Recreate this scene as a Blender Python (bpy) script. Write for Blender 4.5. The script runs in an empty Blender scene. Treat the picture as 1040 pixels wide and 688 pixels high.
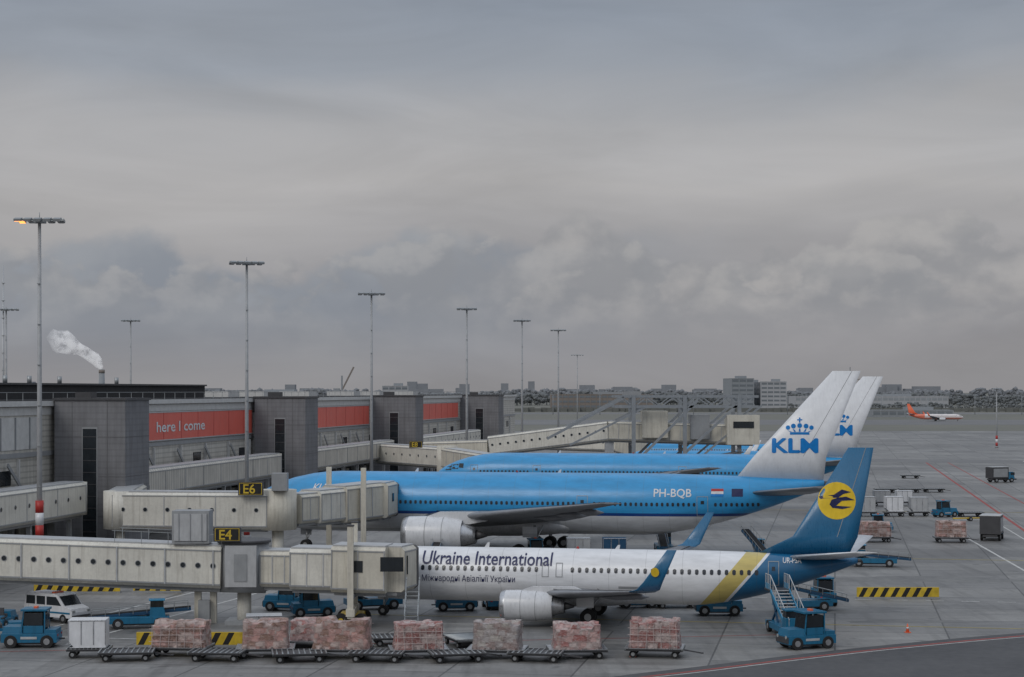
import bpy, bmesh, math, random
from mathutils import Vector, Matrix
random.seed(7)
rad=math.radians
scene=bpy.context.scene
scene.view_settings.view_transform='Standard'
scene.view_settings.look='None'
scene.view_settings.exposure=0

# ------------------------------------------------------------ node helpers
def mn(nt,op,a,b=None,c=None,clamp=False):
    n=nt.nodes.new('ShaderNodeMath'); n.operation=op; n.use_clamp=clamp
    for i,v in enumerate((a,b,c)):
        if v is None: continue
        if isinstance(v,(int,float)): n.inputs[i].default_value=v
        else: nt.links.new(v,n.inputs[i])
    return n.outputs[0]
def mixc(nt,f,a,b,blend='MIX'):
    n=nt.nodes.new('ShaderNodeMix'); n.data_type='RGBA'; n.blend_type=blend
    for idx,v in ((0,f),(6,a),(7,b)):
        if isinstance(v,(int,float)): n.inputs[idx].default_value=v
        elif isinstance(v,tuple): n.inputs[idx].default_value=(v[0],v[1],v[2],1)
        else: nt.links.new(v,n.inputs[idx])
    return n.outputs[2]
def noise(nt,vec,scale,detail=4,rough=.55,dist=0):
    n=nt.nodes.new('ShaderNodeTexNoise'); n.inputs['Scale'].default_value=scale
    n.inputs['Detail'].default_value=detail; n.inputs['Roughness'].default_value=rough
    n.inputs['Distortion'].default_value=dist
    nt.links.new(vec,n.inputs['Vector']); return n.outputs[0]
def vscale(nt,vec,s,off=(0,0,0),rz=0):
    n=nt.nodes.new('ShaderNodeMapping'); n.inputs['Scale'].default_value=s
    n.inputs['Location'].default_value=off; n.inputs['Rotation'].default_value=(0,0,rz)
    nt.links.new(vec,n.inputs['Vector']); return n.outputs[0]
def maprange(nt,v,a,b,c=0,d=1,smooth=False):
    n=nt.nodes.new('ShaderNodeMapRange')
    if smooth: n.interpolation_type='SMOOTHSTEP'
    nt.links.new(v,n.inputs[0])
    for i,x in enumerate((a,b,c,d)): n.inputs[i+1].default_value=x
    return n.outputs[0]
def newmat(name):
    m=bpy.data.materials.new(name); m.use_nodes=True
    nt=m.node_tree; bs=nt.nodes['Principled BSDF']
    tc=nt.nodes.new('ShaderNodeTexCoord')
    return m,nt,bs,tc.outputs['Object']
def M(name,col,rough=.6,metal=0,var=.18,scale=1.2,bump=0,coat=0,emit=0):
    m,nt,bs,oc=newmat(name)
    n1=noise(nt,oc,scale,4,.6); n2=noise(nt,vscale(nt,oc,(1,1,.25)),scale*5,2)
    f=mn(nt,'ADD',mn(nt,'MULTIPLY',n1,.65),mn(nt,'MULTIPLY',n2,.35))
    f=maprange(nt,f,.3,.7,1-var,1+var*.5)
    c=mixc(nt,1.0,col,f,'MULTIPLY')
    nt.links.new(c,bs.inputs['Base Color'])
    nt.links.new(maprange(nt,n2,.3,.7,max(0,rough-.08),min(1,rough+.1)),bs.inputs['Roughness'])
    bs.inputs['Metallic'].default_value=metal
    if coat: bs.inputs['Coat Weight'].default_value=coat; bs.inputs['Coat Roughness'].default_value=.15
    if emit:
        bs.inputs['Emission Color'].default_value=(*col,1); bs.inputs['Emission Strength'].default_value=emit
    return m
def dirty(name,col,rough=.5):
    """painted steel with vertical rain streaks and grime"""
    m,nt,bs,oc=newmat(name)
    n1=noise(nt,oc,.6,4,.65); st=noise(nt,vscale(nt,oc,(3,3,.22)),1.3,4,.65); fn=noise(nt,oc,7,2,.6)
    c=mixc(nt,1.0,col,maprange(nt,n1,.3,.7,.86,1.06),'MULTIPLY')
    c=mixc(nt,maprange(nt,st,.5,.78,0,.55),c,(col[0]*.42,col[1]*.39,col[2]*.36))
    c=mixc(nt,1.0,c,maprange(nt,fn,.3,.7,.95,1.04),'MULTIPLY')
    nt.links.new(c,bs.inputs['Base Color']); bs.inputs['Roughness'].default_value=rough
    return m
def corr_mat(name,col,period=.35,axis='v',dark=.75,rough=.5):
    m,nt,bs,oc=newmat(name)
    sx=nt.nodes.new('ShaderNodeSeparateXYZ'); nt.links.new(oc,sx.inputs[0])
    if axis=='v': t=mn(nt,'ADD',sx.outputs[0],sx.outputs[1])
    else: t=sx.outputs[2]
    w=mn(nt,'FRACT',mn(nt,'DIVIDE',t,period))
    g=mn(nt,'GREATER_THAN',w,.72)
    n1=noise(nt,oc,.5,4,.65)
    streak=noise(nt,vscale(nt,oc,(2.5,2.5,.15)),1.0,4)
    base=mixc(nt,1.0,col,maprange(nt,n1,.3,.7,.85,1.08),'MULTIPLY')
    base=mixc(nt,1.0,base,maprange(nt,streak,.35,.7,1.05,.8),'MULTIPLY')
    c=mixc(nt,g,base,mixc(nt,1.0,base,(dark,dark,dark),'MULTIPLY'))
    nt.links.new(c,bs.inputs['Base Color']); bs.inputs['Roughness'].default_value=rough
    return m

# ------------------------------------------------------------ mesh builder
class B:
    def __init__(s,name): s.name=name; s.bm=bmesh.new(); s.mats=[]
    def mi(s,m):
        if m not in s.mats: s.mats.append(m)
        return s.mats.index(m)
    def box(s,c,size,m,rz=0,ry=0,rx=0,top=None,mtx=None):
        M0=Matrix.Translation(Vector(c))@Matrix.Rotation(rz,4,'Z')@Matrix.Rotation(ry,4,'Y')@Matrix.Rotation(rx,4,'X')
        if mtx is not None: M0=mtx@M0
        vs=[]
        for z in (-.5,.5):
            for x,y in ((-.5,-.5),(.5,-.5),(.5,.5),(-.5,.5)):
                tx=ty=1; sh=0
                if top and z>0: tx,ty,sh=top
                vs.append(s.bm.verts.new(M0@Vector((x*size[0]*tx+sh,y*size[1]*ty,z*size[2]))))
        i=s.mi(m)
        for q in ((3,2,1,0),(4,5,6,7),(0,1,5,4),(1,2,6,5),(2,3,7,6),(3,0,4,7)):
            f=s.bm.faces.new([vs[k] for k in q]); f.material_index=i
        return vs
    def cyl(s,p0,p1,r,m,r2=None,seg=12,smooth=True):
        p0=Vector(p0);p1=Vector(p1); r2=r if r2 is None else r2
        d=(p1-p0); L=d.length; q=d.to_track_quat('Z','Y').to_matrix().to_4x4()
        q=Matrix.Translation(p0)@q
        a=[];b=[]
        for k in range(seg):
            t=2*math.pi*k/seg; c,sn=math.cos(t),math.sin(t)
            a.append(s.bm.verts.new(q@Vector((c*r,sn*r,0)))); b.append(s.bm.verts.new(q@Vector((c*r2,sn*r2,L))))
        i=s.mi(m)
        for k in range(seg):
            f=s.bm.faces.new((a[k],a[(k+1)%seg],b[(k+1)%seg],b[k])); f.material_index=i; f.smooth=smooth
        f=s.bm.faces.new(a[::-1]); f.material_index=i
        f=s.bm.faces.new(b); f.material_index=i
    def beam(s,p0,p1,w,h,m):
        mt,L=frame(p0,p1); s.box((L/2,0,0),(L,w,h),m,mtx=mt)
    def loft(s,rings,m,smooth=True,cap=True,close=True):
        i=s.mi(m); R=[[s.bm.verts.new(Vector(p)) for p in r] for r in rings]
        n=len(rings[0])
        for a,b in zip(R[:-1],R[1:]):
            for k in range(n if close else n-1):
                try:
                    f=s.bm.faces.new((a[k],a[(k+1)%n],b[(k+1)%n],b[k])); f.material_index=i; f.smooth=smooth
                except ValueError: pass
        if cap:
            f=s.bm.faces.new(R[0][::-1]); f.material_index=i
            f=s.bm.faces.new(R[-1]); f.material_index=i
    def prism(s,pts,y0,y1,m,mtx=None):
        i=s.mi(m); X=mtx or Matrix.Identity(4)
        a=[s.bm.verts.new(X@Vector((p[0],y0,p[1]))) for p in pts]; b=[s.bm.verts.new(X@Vector((p[0],y1,p[1]))) for p in pts]
        n=len(pts)
        for k in range(n):
            f=s.bm.faces.new((a[k],a[(k+1)%n],b[(k+1)%n],b[k])); f.material_index=i
        f=s.bm.faces.new(a[::-1]); f.material_index=i
        f=s.bm.faces.new(b); f.material_index=i
    def poly(s,pts,m):
        i=s.mi(m); f=s.bm.faces.new([s.bm.verts.new(Vector(p)) for p in pts]); f.material_index=i
    def text(s,body,size,mapf,m,cut=.15,off=0.0,shear=0):
        cu=bpy.data.curves.new('t','FONT'); cu.body=body; cu.size=size; cu.offset=off; cu.shear=shear; cu.resolution_u=3
        ob=bpy.data.objects.new('t',cu); scene.collection.objects.link(ob)
        bpy.context.view_layer.update()
        dg=bpy.context.evaluated_depsgraph_get()
        me=bpy.data.meshes.new_from_object(ob.evaluated_get(dg))
        bm=bmesh.new(); bm.from_mesh(me)
        y=-size*.3
        while y<size*1.1:
            bmesh.ops.bisect_plane(bm,geom=bm.verts[:]+bm.edges[:]+bm.faces[:],plane_co=(0,y,0),plane_no=(0,1,0)); y+=cut
        i=s.mi(m); mp={}
        for v in bm.verts: mp[v]=s.bm.verts.new(Vector(mapf(v.co.x,v.co.y)))
        for f in bm.faces:
            try:
                g=s.bm.faces.new([mp[v] for v in f.verts]); g.material_index=i
            except ValueError: pass
        bm.free(); bpy.data.objects.remove(ob); bpy.data.curves.remove(cu); bpy.data.meshes.remove(me)
    def finish(s,loc=(0,0,0),rz=0,bevel=0,scale=1,recalc=True):
        if recalc: bmesh.ops.recalc_face_normals(s.bm,faces=s.bm.faces[:])
        me=bpy.data.meshes.new(s.name); s.bm.to_mesh(me); s.bm.free()
        for m in s.mats: me.materials.append(m)
        ob=bpy.data.objects.new(s.name,me); scene.collection.objects.link(ob)
        ob.location=loc; ob.rotation_euler=(0,0,rz); ob.scale=(scale,)*3
        if bevel:
            md=ob.modifiers.new('bevel','BEVEL'); md.width=bevel; md.segments=2; md.limit_method='ANGLE'; md.angle_limit=rad(50)
        return ob
def frame(p0,p1):
    p0=Vector(p0);p1=Vector(p1); x=(p1-p0); L=x.length; x=x/L
    y=Vector((0,0,1)).cross(x)
    if y.length<1e-4: y=Vector((0,1,0))
    y.normalize(); z=x.cross(y)
    return Matrix(((x.x,y.x,z.x,p0.x),(x.y,y.y,z.y,p0.y),(x.z,y.z,z.z,p0.z),(0,0,0,1))),L

# ------------------------------------------------------------ materials
m_white=M('white_paint',(.68,.69,.71),.35,var=.18,coat=.2)
m_cream=dirty('cream_bridge_paint',(.60,.57,.49))
m_cream2=dirty('pale_bridge_paint',(.66,.64,.575))
m_grey=M('grey_paint',(.29,.30,.31),.5)
m_lgrey=M('light_grey_metal',(.48,.49,.50),.4,.3)
m_dgrey=M('dark_grey_metal',(.07,.07,.075),.5,.3)
m_mgrey=M('bellows_rubber',(.13,.13,.135),.7)
m_steel=M('galvanised_steel',(.34,.36,.37),.45,.6)
m_gantry=M('gantry_steel',(.27,.29,.31),.5,.2)
m_mast=M('mast_paint',(.36,.37,.38),.5)
m_black=M('black_rubber',(.015,.015,.016),.8)
m_hub=M('wheel_hub',(.35,.36,.37),.4,.6)
m_glass=M('dark_glass',(.02,.025,.03),.12,var=.3)
m_win=M('cabin_window',(.03,.035,.045),.2)
m_blue=dirty('vehicle_blue',(.012,.14,.26),.35)
m_dblue=M('equipment_dark_blue',(.01,.06,.13),.4)
m_lblue=M('light_blue_paint',(.04,.24,.42),.4,coat=.2)
m_klm=M('logo_blue',(.0,.2,.58),.35)
m_navy=M('navy_lettering',(.012,.016,.08),.4)
m_yel=M('yellow_paint',(.62,.43,.03),.5,var=.35)
m_yellowart=M('emblem_yellow',(.8,.55,.03),.4)
m_red=M('red_paint',(.42,.03,.025),.5)
m_orange=M('orange_paint',(.78,.14,.05),.4)
m_alu=M('bare_aluminium',(.5,.51,.53),.3,.85)
m_wing=M('wing_grey',(.22,.23,.25),.4,.1,var=.25)
m_engin=M('intake_dark',(.03,.03,.035),.5)
m_roof=M('roofing_felt',(.035,.035,.037),.9)
m_brick=corr_mat('tower_cladding',(.185,.185,.195),.6,'h',.9,.7)
m_corr=corr_mat('ribbed_cladding',(.57,.55,.50),.55,'h',.75)
m_corrv=corr_mat('ribbed_cladding_vertical',(.57,.54,.48),.8,'v',.75)
m_fascia=M('fascia_panel',(.57,.57,.56),.5)
m_banner=M('red_banner',(.70,.13,.095),.45,var=.1,scale=.3)
m_base=M('dark_underside',(.05,.05,.052),.8)
m_lampglow=M('warm_lamp',(1,.35,.08),.4,emit=2.2)
m_lampglass=M('floodlight_glass',(.35,.36,.36),.2)

def ground_mat():
    m,nt,bs,oc=newmat('concrete_apron')
    v=vscale(nt,oc,(1,1,1),rz=rad(10))
    br=nt.nodes.new('ShaderNodeTexBrick'); br.offset=0; nt.links.new(v,br.inputs['Vector'])
    br.inputs['Color1'].default_value=(.255,.25,.24,1); br.inputs['Color2'].default_value=(.18,.178,.176,1)
    br.inputs['Mortar'].default_value=(.08,.08,.08,1); br.inputs['Scale'].default_value=1
    br.inputs['Mortar Size'].default_value=.06; br.inputs['Brick Width'].default_value=7.5; br.inputs['Row Height'].default_value=7.5
    c=br.outputs[0]
    n1=noise(nt,oc,.035,5,.6,.5); n2=noise(nt,vscale(nt,oc,(.3,2.2,1),rz=rad(12)),.35,4,.65,.6); n3=noise(nt,oc,2.5,4,.7)
    n4=noise(nt,vscale(nt,oc,(1.6,.12,1),rz=rad(-14)),.5,4,.6,.3)
    c=mixc(nt,1.0,c,maprange(nt,n1,.35,.65,.70,1.16),'MULTIPLY')
    c=mixc(nt,1.0,c,maprange(nt,n2,.4,.72,1.06,.60),'MULTIPLY')
    c=mixc(nt,1.0,c,maprange(nt,n4,.5,.75,1.0,.62),'MULTIPLY')
    c=mixc(nt,1.0,c,maprange(nt,n3,.3,.7,.88,1.09),'MULTIPLY')
    sp=noise(nt,oc,.6,3,.5); c=mixc(nt,maprange(nt,sp,.63,.74,0,.65),c,(.065,.065,.067))
    nt.links.new(c,bs.inputs['Base Color'])
    nt.links.new(maprange(nt,n2,.3,.7,.7,.45),bs.inputs['Roughness'])
    return m
def simple_ground(name,c1,c2,s1=.02,s2=.5,rough=.9):
    m,nt,bs,oc=newmat(name)
    f=mn(nt,'ADD',mn(nt,'MULTIPLY',noise(nt,oc,s1,4,.6),.6),mn(nt,'MULTIPLY',noise(nt,oc,s2,4,.6),.4))
    nt.links.new(mixc(nt,maprange(nt,f,.38,.62),c1,c2),bs.inputs['Base Color']); bs.inputs['Roughness'].default_value=rough
    return m
m_ground=ground_mat()
m_asph=simple_ground('asphalt',(.045,.046,.05),(.08,.08,.083),.08,1.5,.75)
m_taxi=simple_ground('taxiway_asphalt',(.14,.14,.145),(.18,.18,.18),.01,.1)
m_grass=simple_ground('airfield_grass',(.13,.132,.112),(.17,.165,.14),.006,.05)
m_linew=M('white_marking',(.55,.55,.53),.7,var=.5,scale=2)
m_liney=M('yellow_marking',(.42,.33,.06),.7,var=.5,scale=2)
m_liner=M('red_marking',(.33,.06,.05),.7,var=.5,scale=2)
m_oil=simple_ground('stained_concrete',(.11,.11,.11),(.18,.178,.17),.15,1.2,.6)

# ------------------------------------------------------------ ground
def sheet(name,pts,z,m):
    b=B(name); b.poly([(p[0],p[1],z) for p in pts],m); return b.finish()
sheet('ground',[(-9000,-300),(9000,-300),(9000,14000),(-9000,14000)],0,m_ground)
sheet('grass_field',[(-9000,780),(9000,720),(9000,13900),(-9000,13900)],.03,m_grass)
sheet('taxiway',[(-2000,900),(4000,860),(4000,1010),(-2000,1050)],.06,m_taxi)
sheet('taxiway',[(-2000,1300),(4000,1250),(4000,1330),(-2000,1390)],.06,m_taxi)
sheet('service_road',[(60,430),(400,330),(400,350),(60,452)],.006,m_taxi)
arc=[(-2,98),(5.7,105.5),(10.5,109),(17.2,114),(24.3,118.8),(34.9,124.8),(50,131.5),(75,140),(110,148)]
def lerp_arc(a,n=6):
    out=[]
    P=[a[0]]+a+[a[-1]]
    for i in range(1,len(P)-2):
        p0,p1,p2,p3=[Vector(q) for q in P[i-1:i+3]]
        for k in range(n):
            t=k/n
            out.append(.5*((2*p1)+(-p0+p2)*t+(2*p0-5*p1+4*p2-p3)*t*t+(-p0+3*p1-3*p2+p3)*t**3))
    out.append(Vector(a[-1])); return out
A=lerp_arc(arc)
sheet('asphalt_road',[tuple(p) for p in A]+[(110,60),(-2,60)],.006,m_asph)
def ribbon(name,pts,w,z,m,dash=None):
    b=B(name); P=[Vector(p) for p in pts]
    L=[]
    for i,p in enumerate(P):
        d=(P[min(i+1,len(P)-1)]-P[max(i-1,0)]).normalized(); n=Vector((-d.y,d.x)); L.append((p+n*w/2,p-n*w/2))
    for i in range(len(P)-1):
        if dash and i%2: continue
        a,c=L[i],L[i+1]; b.poly([(a[0].x,a[0].y,z),(c[0].x,c[0].y,z),(c[1].x,c[1].y,z),(a[1].x,a[1].y,z)],m)
    return b.finish()
def offs(P,o):
    out=[]
    for i,p in enumerate(P):
        d=(P[min(i+1,len(P)-1)]-P[max(i-1,0)]).normalized(); out.append(p+Vector((d.y,-d.x))*o)
    return out
ribbon('red_line',offs(A,1.2),.3,.012,m_liner)
ribbon('white_line',offs(A,1.65),.15,.012,m_linew)
def seg(p,q,n=2): return [Vector(p).lerp(Vector(q),i/(n-1)) for i in range(n)]
ribbon('white_line',seg((52,215),(44,140)),.25,.008,m_linew)
ribbon('white_line',seg((60,225),(46,128)),.18,.008,m_linew)
ribbon('red_line',seg((95,420),(56,190)),.4,.010,m_liner)
ribbon('red_line',seg((100,420),(62,190)),.25,.010,m_liner)
ribbon('white_line',seg((120,430),(75,215)),.3,.010,m_linew)
ribbon('white_line',seg((-34,121),(-26,150)),.2,.008,m_linew)
ribbon('white_line',seg((-29,119),(-20,152)),.2,.008,m_linew)
ribbon('white_line',seg((-40,124.5),(-8,118.5)),.2,.010,m_linew)
ribbon('red_line',seg((-36,115.2),(20,124.1)),.14,.009,m_liner)
ribbon('yellow_line',seg((-12,135.2),(44,125.3)),.2,.011,m_liney)
ribbon('yellow_line',seg((-26,191.2),(60,176)),.25,.011,m_liney)
ribbon('yellow_line',seg((-10,262),(90,244)),.3,.011,m_liney)
ribbon('white_line',seg((-8,151),(46,141.5),41),.25,.013,m_linew,dash=True)
def blot(x,y,rx,ry,z=.004):
    pts=[]
    for k in range(28):
        t=2*math.pi*k/28; r=1+.2*math.sin(3*t+x)+.12*math.sin(7*t+y)
        pts.append((x+rx*r*math.cos(t),y+ry*r*math.sin(t)))
    sheet('apron_stain',pts,z,m_oil)
blot(4,128,5,2.2); blot(-3,189,8,4); blot(-2,118,14,1.6,.005); blot(24,138,6,2); blot(35,160,10,2.5); blot(28,131,4,1); blot(-24,122,6,2)

# ------------------------------------------------------------ airliners
def naca(u,tc): return 5*tc*(.2969*math.sqrt(max(u,0))-.126*u-.3516*u*u+.2843*u**3-.1015*u**4)
US=[0,.012,.05,.12,.25,.4,.6,.8,1]
def section(le,ch,tc,N):
    le=Vector(le);N=Vector(N); pts=[]
    for u in US: pts.append(le+Vector((ch*u,0,0))+N*ch*(naca(u,tc)+.001))
    for u in US[::-1][:-1]: pts.append(le+Vector((ch*u,0,0))-N*ch*(naca(u,tc)+.001))
    return pts
def airliner(name,L,R,zc,fus,fin,wing,stab,eng,gear,mats,winz,winx,doors,nose=.17,tail=.30,loc=(0,0,0),rz=0,scale=1,art=None,winglet=None,belly=None):
    b=B(name)
    mf,mfin,mnac,mwl,mstab=mats
    ln=nose*L if nose<1 else nose; lt=tail*L
    def prof(x):
        if x<ln:
            t=x/ln; r=R*(1-(1-t)**2.1)**.62; z=zc-.22*R*(1-t)**1.7
        elif x>L-lt:
            t=(x-(L-lt))/lt; r=R*(1-.90*t**1.55); z=zc+(R-r)*.80
        else: r=R;z=zc
        return max(r,.03),z
    def S(x,th,o=0,side=-1):
        r,z=prof(x); return Vector((x,side*(r+o)*math.cos(th),z+(r+o)*math.sin(th)))
    def SZ(x,z,o=.02,side=-1):
        r,c=prof(x); q=max(-.98,min(.98,(z-c)/r)); return S(x,math.asin(q),o,side)
    xs=[0.0]+[ln*t for t in (.01,.03,.07,.13,.22,.34,.5,.7,.85,1)]
    n=12
    xs+=[ln+(L-lt-ln)*k/n for k in range(1,n+1)]+[L-lt+lt*k/14 for k in range(1,15)]
    rings=[]
    for x in xs: rings.append([S(x,2*math.pi*k/48) for k in range(48)])
    b.loft(rings,mf)
    r,z=prof(L); b.cyl((L-.05,0,z),(L+.25,0,z),r*.7,m_dgrey)
    if belly:
        x0,x1,w,zb=belly; rr=[]
        for k in range(13):
            t=k/12; q=math.sin(math.pi*min(max(t,.02),.98))**.5; x=x0+(x1-x0)*t
            rr.append([(x,w*q*math.cos(a),zb+R*.42*q*math.sin(a)) for a in [2*math.pi*j/24 for j in range(24)]])
        b.loft(rr,mnac)
    def patch(x0,x1,z0,z1,m,o=.025,side=-1,n=1):
        for k in range(n):
            a=z0+(z1-z0)*k/n; c=z0+(z1-z0)*(k+1)/n
            b.poly([SZ(x0,a,o,side),SZ(x1,a,o,side),SZ(x1,c,o,side),SZ(x0,c,o,side)],m)
    for side in (-1,1):
        x=winx[0]
        while x<winx[1]:
            if not any(d[0]-.35<x<d[0]+d[1]+.1 for d in doors):
                w,h=.25,.36; c=.07; z0=winz-h/2; pts=[(x+c,z0),(x+w-c,z0),(x+w,z0+c),(x+w,z0+h-c),(x+w-c,z0+h),(x+c,z0+h),(x,z0+h-c),(x,z0+c)]
                b.poly([SZ(p[0],p[1],.02,side) for p in pts],m_win)
            x+=.52
        for (dx,dw,dz,dh) in doors:
            t=.05
            patch(dx,dx+t,dz,dz+dh,m_grey,.022,side,4); patch(dx+dw-t,dx+dw,dz,dz+dh,m_grey,.022,side,4)
            patch(dx,dx+dw,dz,dz+t,m_grey,.024,side); patch(dx,dx+dw,dz+dh-t,dz+dh,m_grey,.024,side)
            if dh>1.4: patch(dx+dw*.35,dx+dw*.65,dz+dh*.62,dz+dh*.78,m_win,.026,side)
        for (a0,a1,t0,t1) in ((.20,.27,.44,.86),(.28,.37,.42,.82),(.38,.45,.42,.74)):
            xa,xb=ln*a0,ln*a1
            b.poly([S(xa,t0+.1,.02,side),S(xb,t0,.02,side),S(xb,t1,.02,side),S(xa,t1+.12,.02,side)],m_glass)
        b.poly([S(ln*.17,.62,.02,side),S(ln*.20,.55,.02,side),S(ln*.27,1.02,.02,side),S(ln*.235,1.45,.02,side)],m_glass)
    for side in (-1,1):
        rr=[]
        for (le,y,z,ch,tc) in wing: rr.append(section((le,side*y,z),ch,tc,(0,0,1)))
        b.loft(rr,m_wing)
        if winglet:
            rr=[]
            for (le,y,z,ch,ny,nz) in winglet: rr.append(section((le,side*y,z),ch,.09,(0,-side*ny,nz)))
            b.loft(rr,mwl)
        for k in range(3):
            t=.22+.22*k
            i0,i1=(wing[1],wing[-1]); le=i0[0]+(i1[0]-i0[0])*t; y=i0[1]+(i1[1]-i0[1])*t; z=i0[2]+(i1[2]-i0[2])*t; ch=i0[3]+(i1[3]-i0[3])*t
            q=R*.11
            rg=[]
            for tt in (0,.15,.4,.7,1): rg.append([(le+ch*(.55+.62*tt),side*y+q*math.sin(math.pi*max(tt,.03)*.97)*math.cos(a)*.8,z-q*1.1+q*math.sin(math.pi*max(tt,.03)*.97)*math.sin(a)) for a in [2*math.pi*j/10 for j in range(10)]])
            b.loft(rg,m_wing)
        for (le0,y0,z0,c0,t0),(le1,y1,z1,c1,t1) in zip(wing[:-1],wing[1:]):
            for u in (.10,.72):
                p=[Vector((le0+c0*u,side*y0,z0+c0*(naca(u,t0)+.012))),Vector((le1+c1*u,side*y1,z1+c1*(naca(u,t1)+.012)))]
                b.beam(p[0],p[1],.07,.03,m_dgrey)
        b.loft([section((le,side*y,z),ch,tc,(0,0,1)) for (le,y,z,ch,tc) in stab],mstab)
        (ex,el,er,ey,ez)=eng
        pr=[(0,.88),(.02,.95),(.08,1.0),(.3,1.03),(.55,1.0),(.75,.9),(.82,.84)]
        rg=[[(ex+el*t,side*ey+er*q*math.cos(a),ez+er*q*math.sin(a)) for a in [2*math.pi*j/32 for j in range(32)]] for t,q in pr]
        b.loft(rg[2:],mnac,cap=False)
        b.loft(rg[:3],m_alu,cap=False)
        inn=[(0,.88),(.03,.82),(.12,.80),(.25,.80)]
        b.loft([[(ex+el*t,side*ey+er*q*math.cos(a),ez+er*q*math.sin(a)) for a in [2*math.pi*j/32 for j in range(32)]] for t,q in inn],m_engin,cap=False)
        for tt,qq in ((.33,1.034),(.56,1.003)):
            b.loft([[(ex+el*(tt+dd),side*ey+er*qq*math.cos(a),ez+er*qq*math.sin(a)) for a in [2*math.pi*j/32 for j in range(32)]] for dd in (0,.008)],m_grey,cap=False)
        b.cyl((ex+el*.22,side*ey,ez),(ex+el*.24,side*ey,ez),er*.8,m_engin,seg=24)
        b.cyl((ex+el*.08,side*ey,ez),(ex+el*.22,side*ey,ez),.01,m_grey,r2=er*.25,seg=16)
        for k in range(20):
            a=2*math.pi*k/20
            b.beam((ex+el*.215,side*ey+er*.2*math.cos(a),ez+er*.2*math.sin(a)),(ex+el*.215,side*ey+er*.78*math.cos(a),ez+er*.78*math.sin(a)),.02,er*.10,m_dgrey)
        b.loft([[(ex+el*t,side*ey+er*q*math.cos(a),ez+er*q*math.sin(a)) for a in [2*math.pi*j/24 for j in range(24)]] for t,q in ((.78,.70),(.82,.66),(.96,.5),(1.0,.46))],m_alu)
        b.cyl((ex+el*.98,side*ey,ez),(ex+el*1.15,side*ey,ez),er*.3,m_dgrey,r2=er*.08,seg=16)
        py=[(ex+el*.25,ez+er*.9),(ex+el*.5,ez+er*1.28),(ex+el*1.15,ez+er*1.3),(ex+el*1.35,ez+er*.95),(ex+el*.9,ez+er*.6)]
        b.prism(py,side*ey-er*.13,side*ey+er*.13,mnac)
    b.loft([section((le,0,z),ch,tc,(0,1,0)) for (le,z,ch,tc) in fin],mfin)
    def finy(x,z,o=.03):
        f=fin[-1]; g=fin[0]
        for a,c in zip(fin[:-1],fin[1:]):
            if a[1]<=z<=c[1]: g,f=a,c
        t=(z-g[1])/(f[1]-g[1]); le=g[0]+(f[0]-g[0])*t; ch=g[2]+(f[2]-g[2])*t; tc=g[3]+(f[3]-g[3])*t
        u=min(max((x-le)/ch,0),1); return ch*naca(u,tc)+o
    le0,le1=fin[-2],fin[-1]
    for sd in (-1,1):
        p=[]
        for (f,o) in ((le0,0),(le1,0)):
            x=f[0]+f[2]*.68; p.append(((x,sd*finy(x,f[1]+.001 if f is le0 else f[1]-.01,.006),f[1])))
        b.poly([p[0],(p[0][0]+.05,p[0][1],p[0][2]),(p[1][0]+.05,p[1][1],p[1][2]),p[1]],m_grey)
    for (gx,gy,gr,cnt,gz) in gear:
        for side in ((-1,1) if gy>0 else (1,)):
            b.cyl((gx,side*gy,gr),(gx+.1,side*gy*.92,gz),gr*.2,m_lgrey)
            b.cyl((gx,side*gy,gr*1.6),(gx+gr*1.4,side*gy*.9,gz),gr*.1,m_lgrey)
            rows=[0] if cnt<=2 else ([-1,0,1] if cnt==6 else [-.5,.5])
            for k in rows:
                cx=gx+k*gr*2.25
                for s2 in (-1,1):
                    yy=side*gy+s2*gr*.55
                    b.cyl((cx,yy-gr*.3,gr),(cx,yy+gr*.3,gr),gr,m_black,seg=20)
                    b.cyl((cx,yy-gr*.32,gr),(cx,yy+gr*.32,gr),gr*.45,m_hub,seg=14)
                b.cyl((cx,side*gy-gr*.6,gr),(cx,side*gy+gr*.6,gr),gr*.12,m_lgrey)
            if len(rows)>1: b.beam((gx-gr*2.2,side*gy,gr),(gx+gr*2.2,side*gy,gr),gr*.3,gr*.3,m_lgrey)
            b.box((gx-.3*gr,side*(gy+gr*1.1) if gy>0 else gr*.9,gz*.75+.2),(gr*2.2,.05,gr*1.6),mf)
    b.prism([(L*.3,zc+R-.02),(L*.3+.35,zc+R-.02),(L*.3+.4,zc+R+.35),(L*.3+.25,zc+R+.35)],-.03,.03,m_white)
    b.prism([(L*.55,zc+R-.02),(L*.55+.35,zc+R-.02),(L*.55+.4,zc+R+.3),(L*.55+.25,zc+R+.3)],-.03,.03,m_white)
    b.cyl((L*.48,0,zc+R-.02),(L*.48,0,zc+R+.15),.12,m_red,r2=.06)
    if art: art(b,SZ,finy,patch)
    return b.finish(loc,rz,scale=scale,recalc=True)

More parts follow.
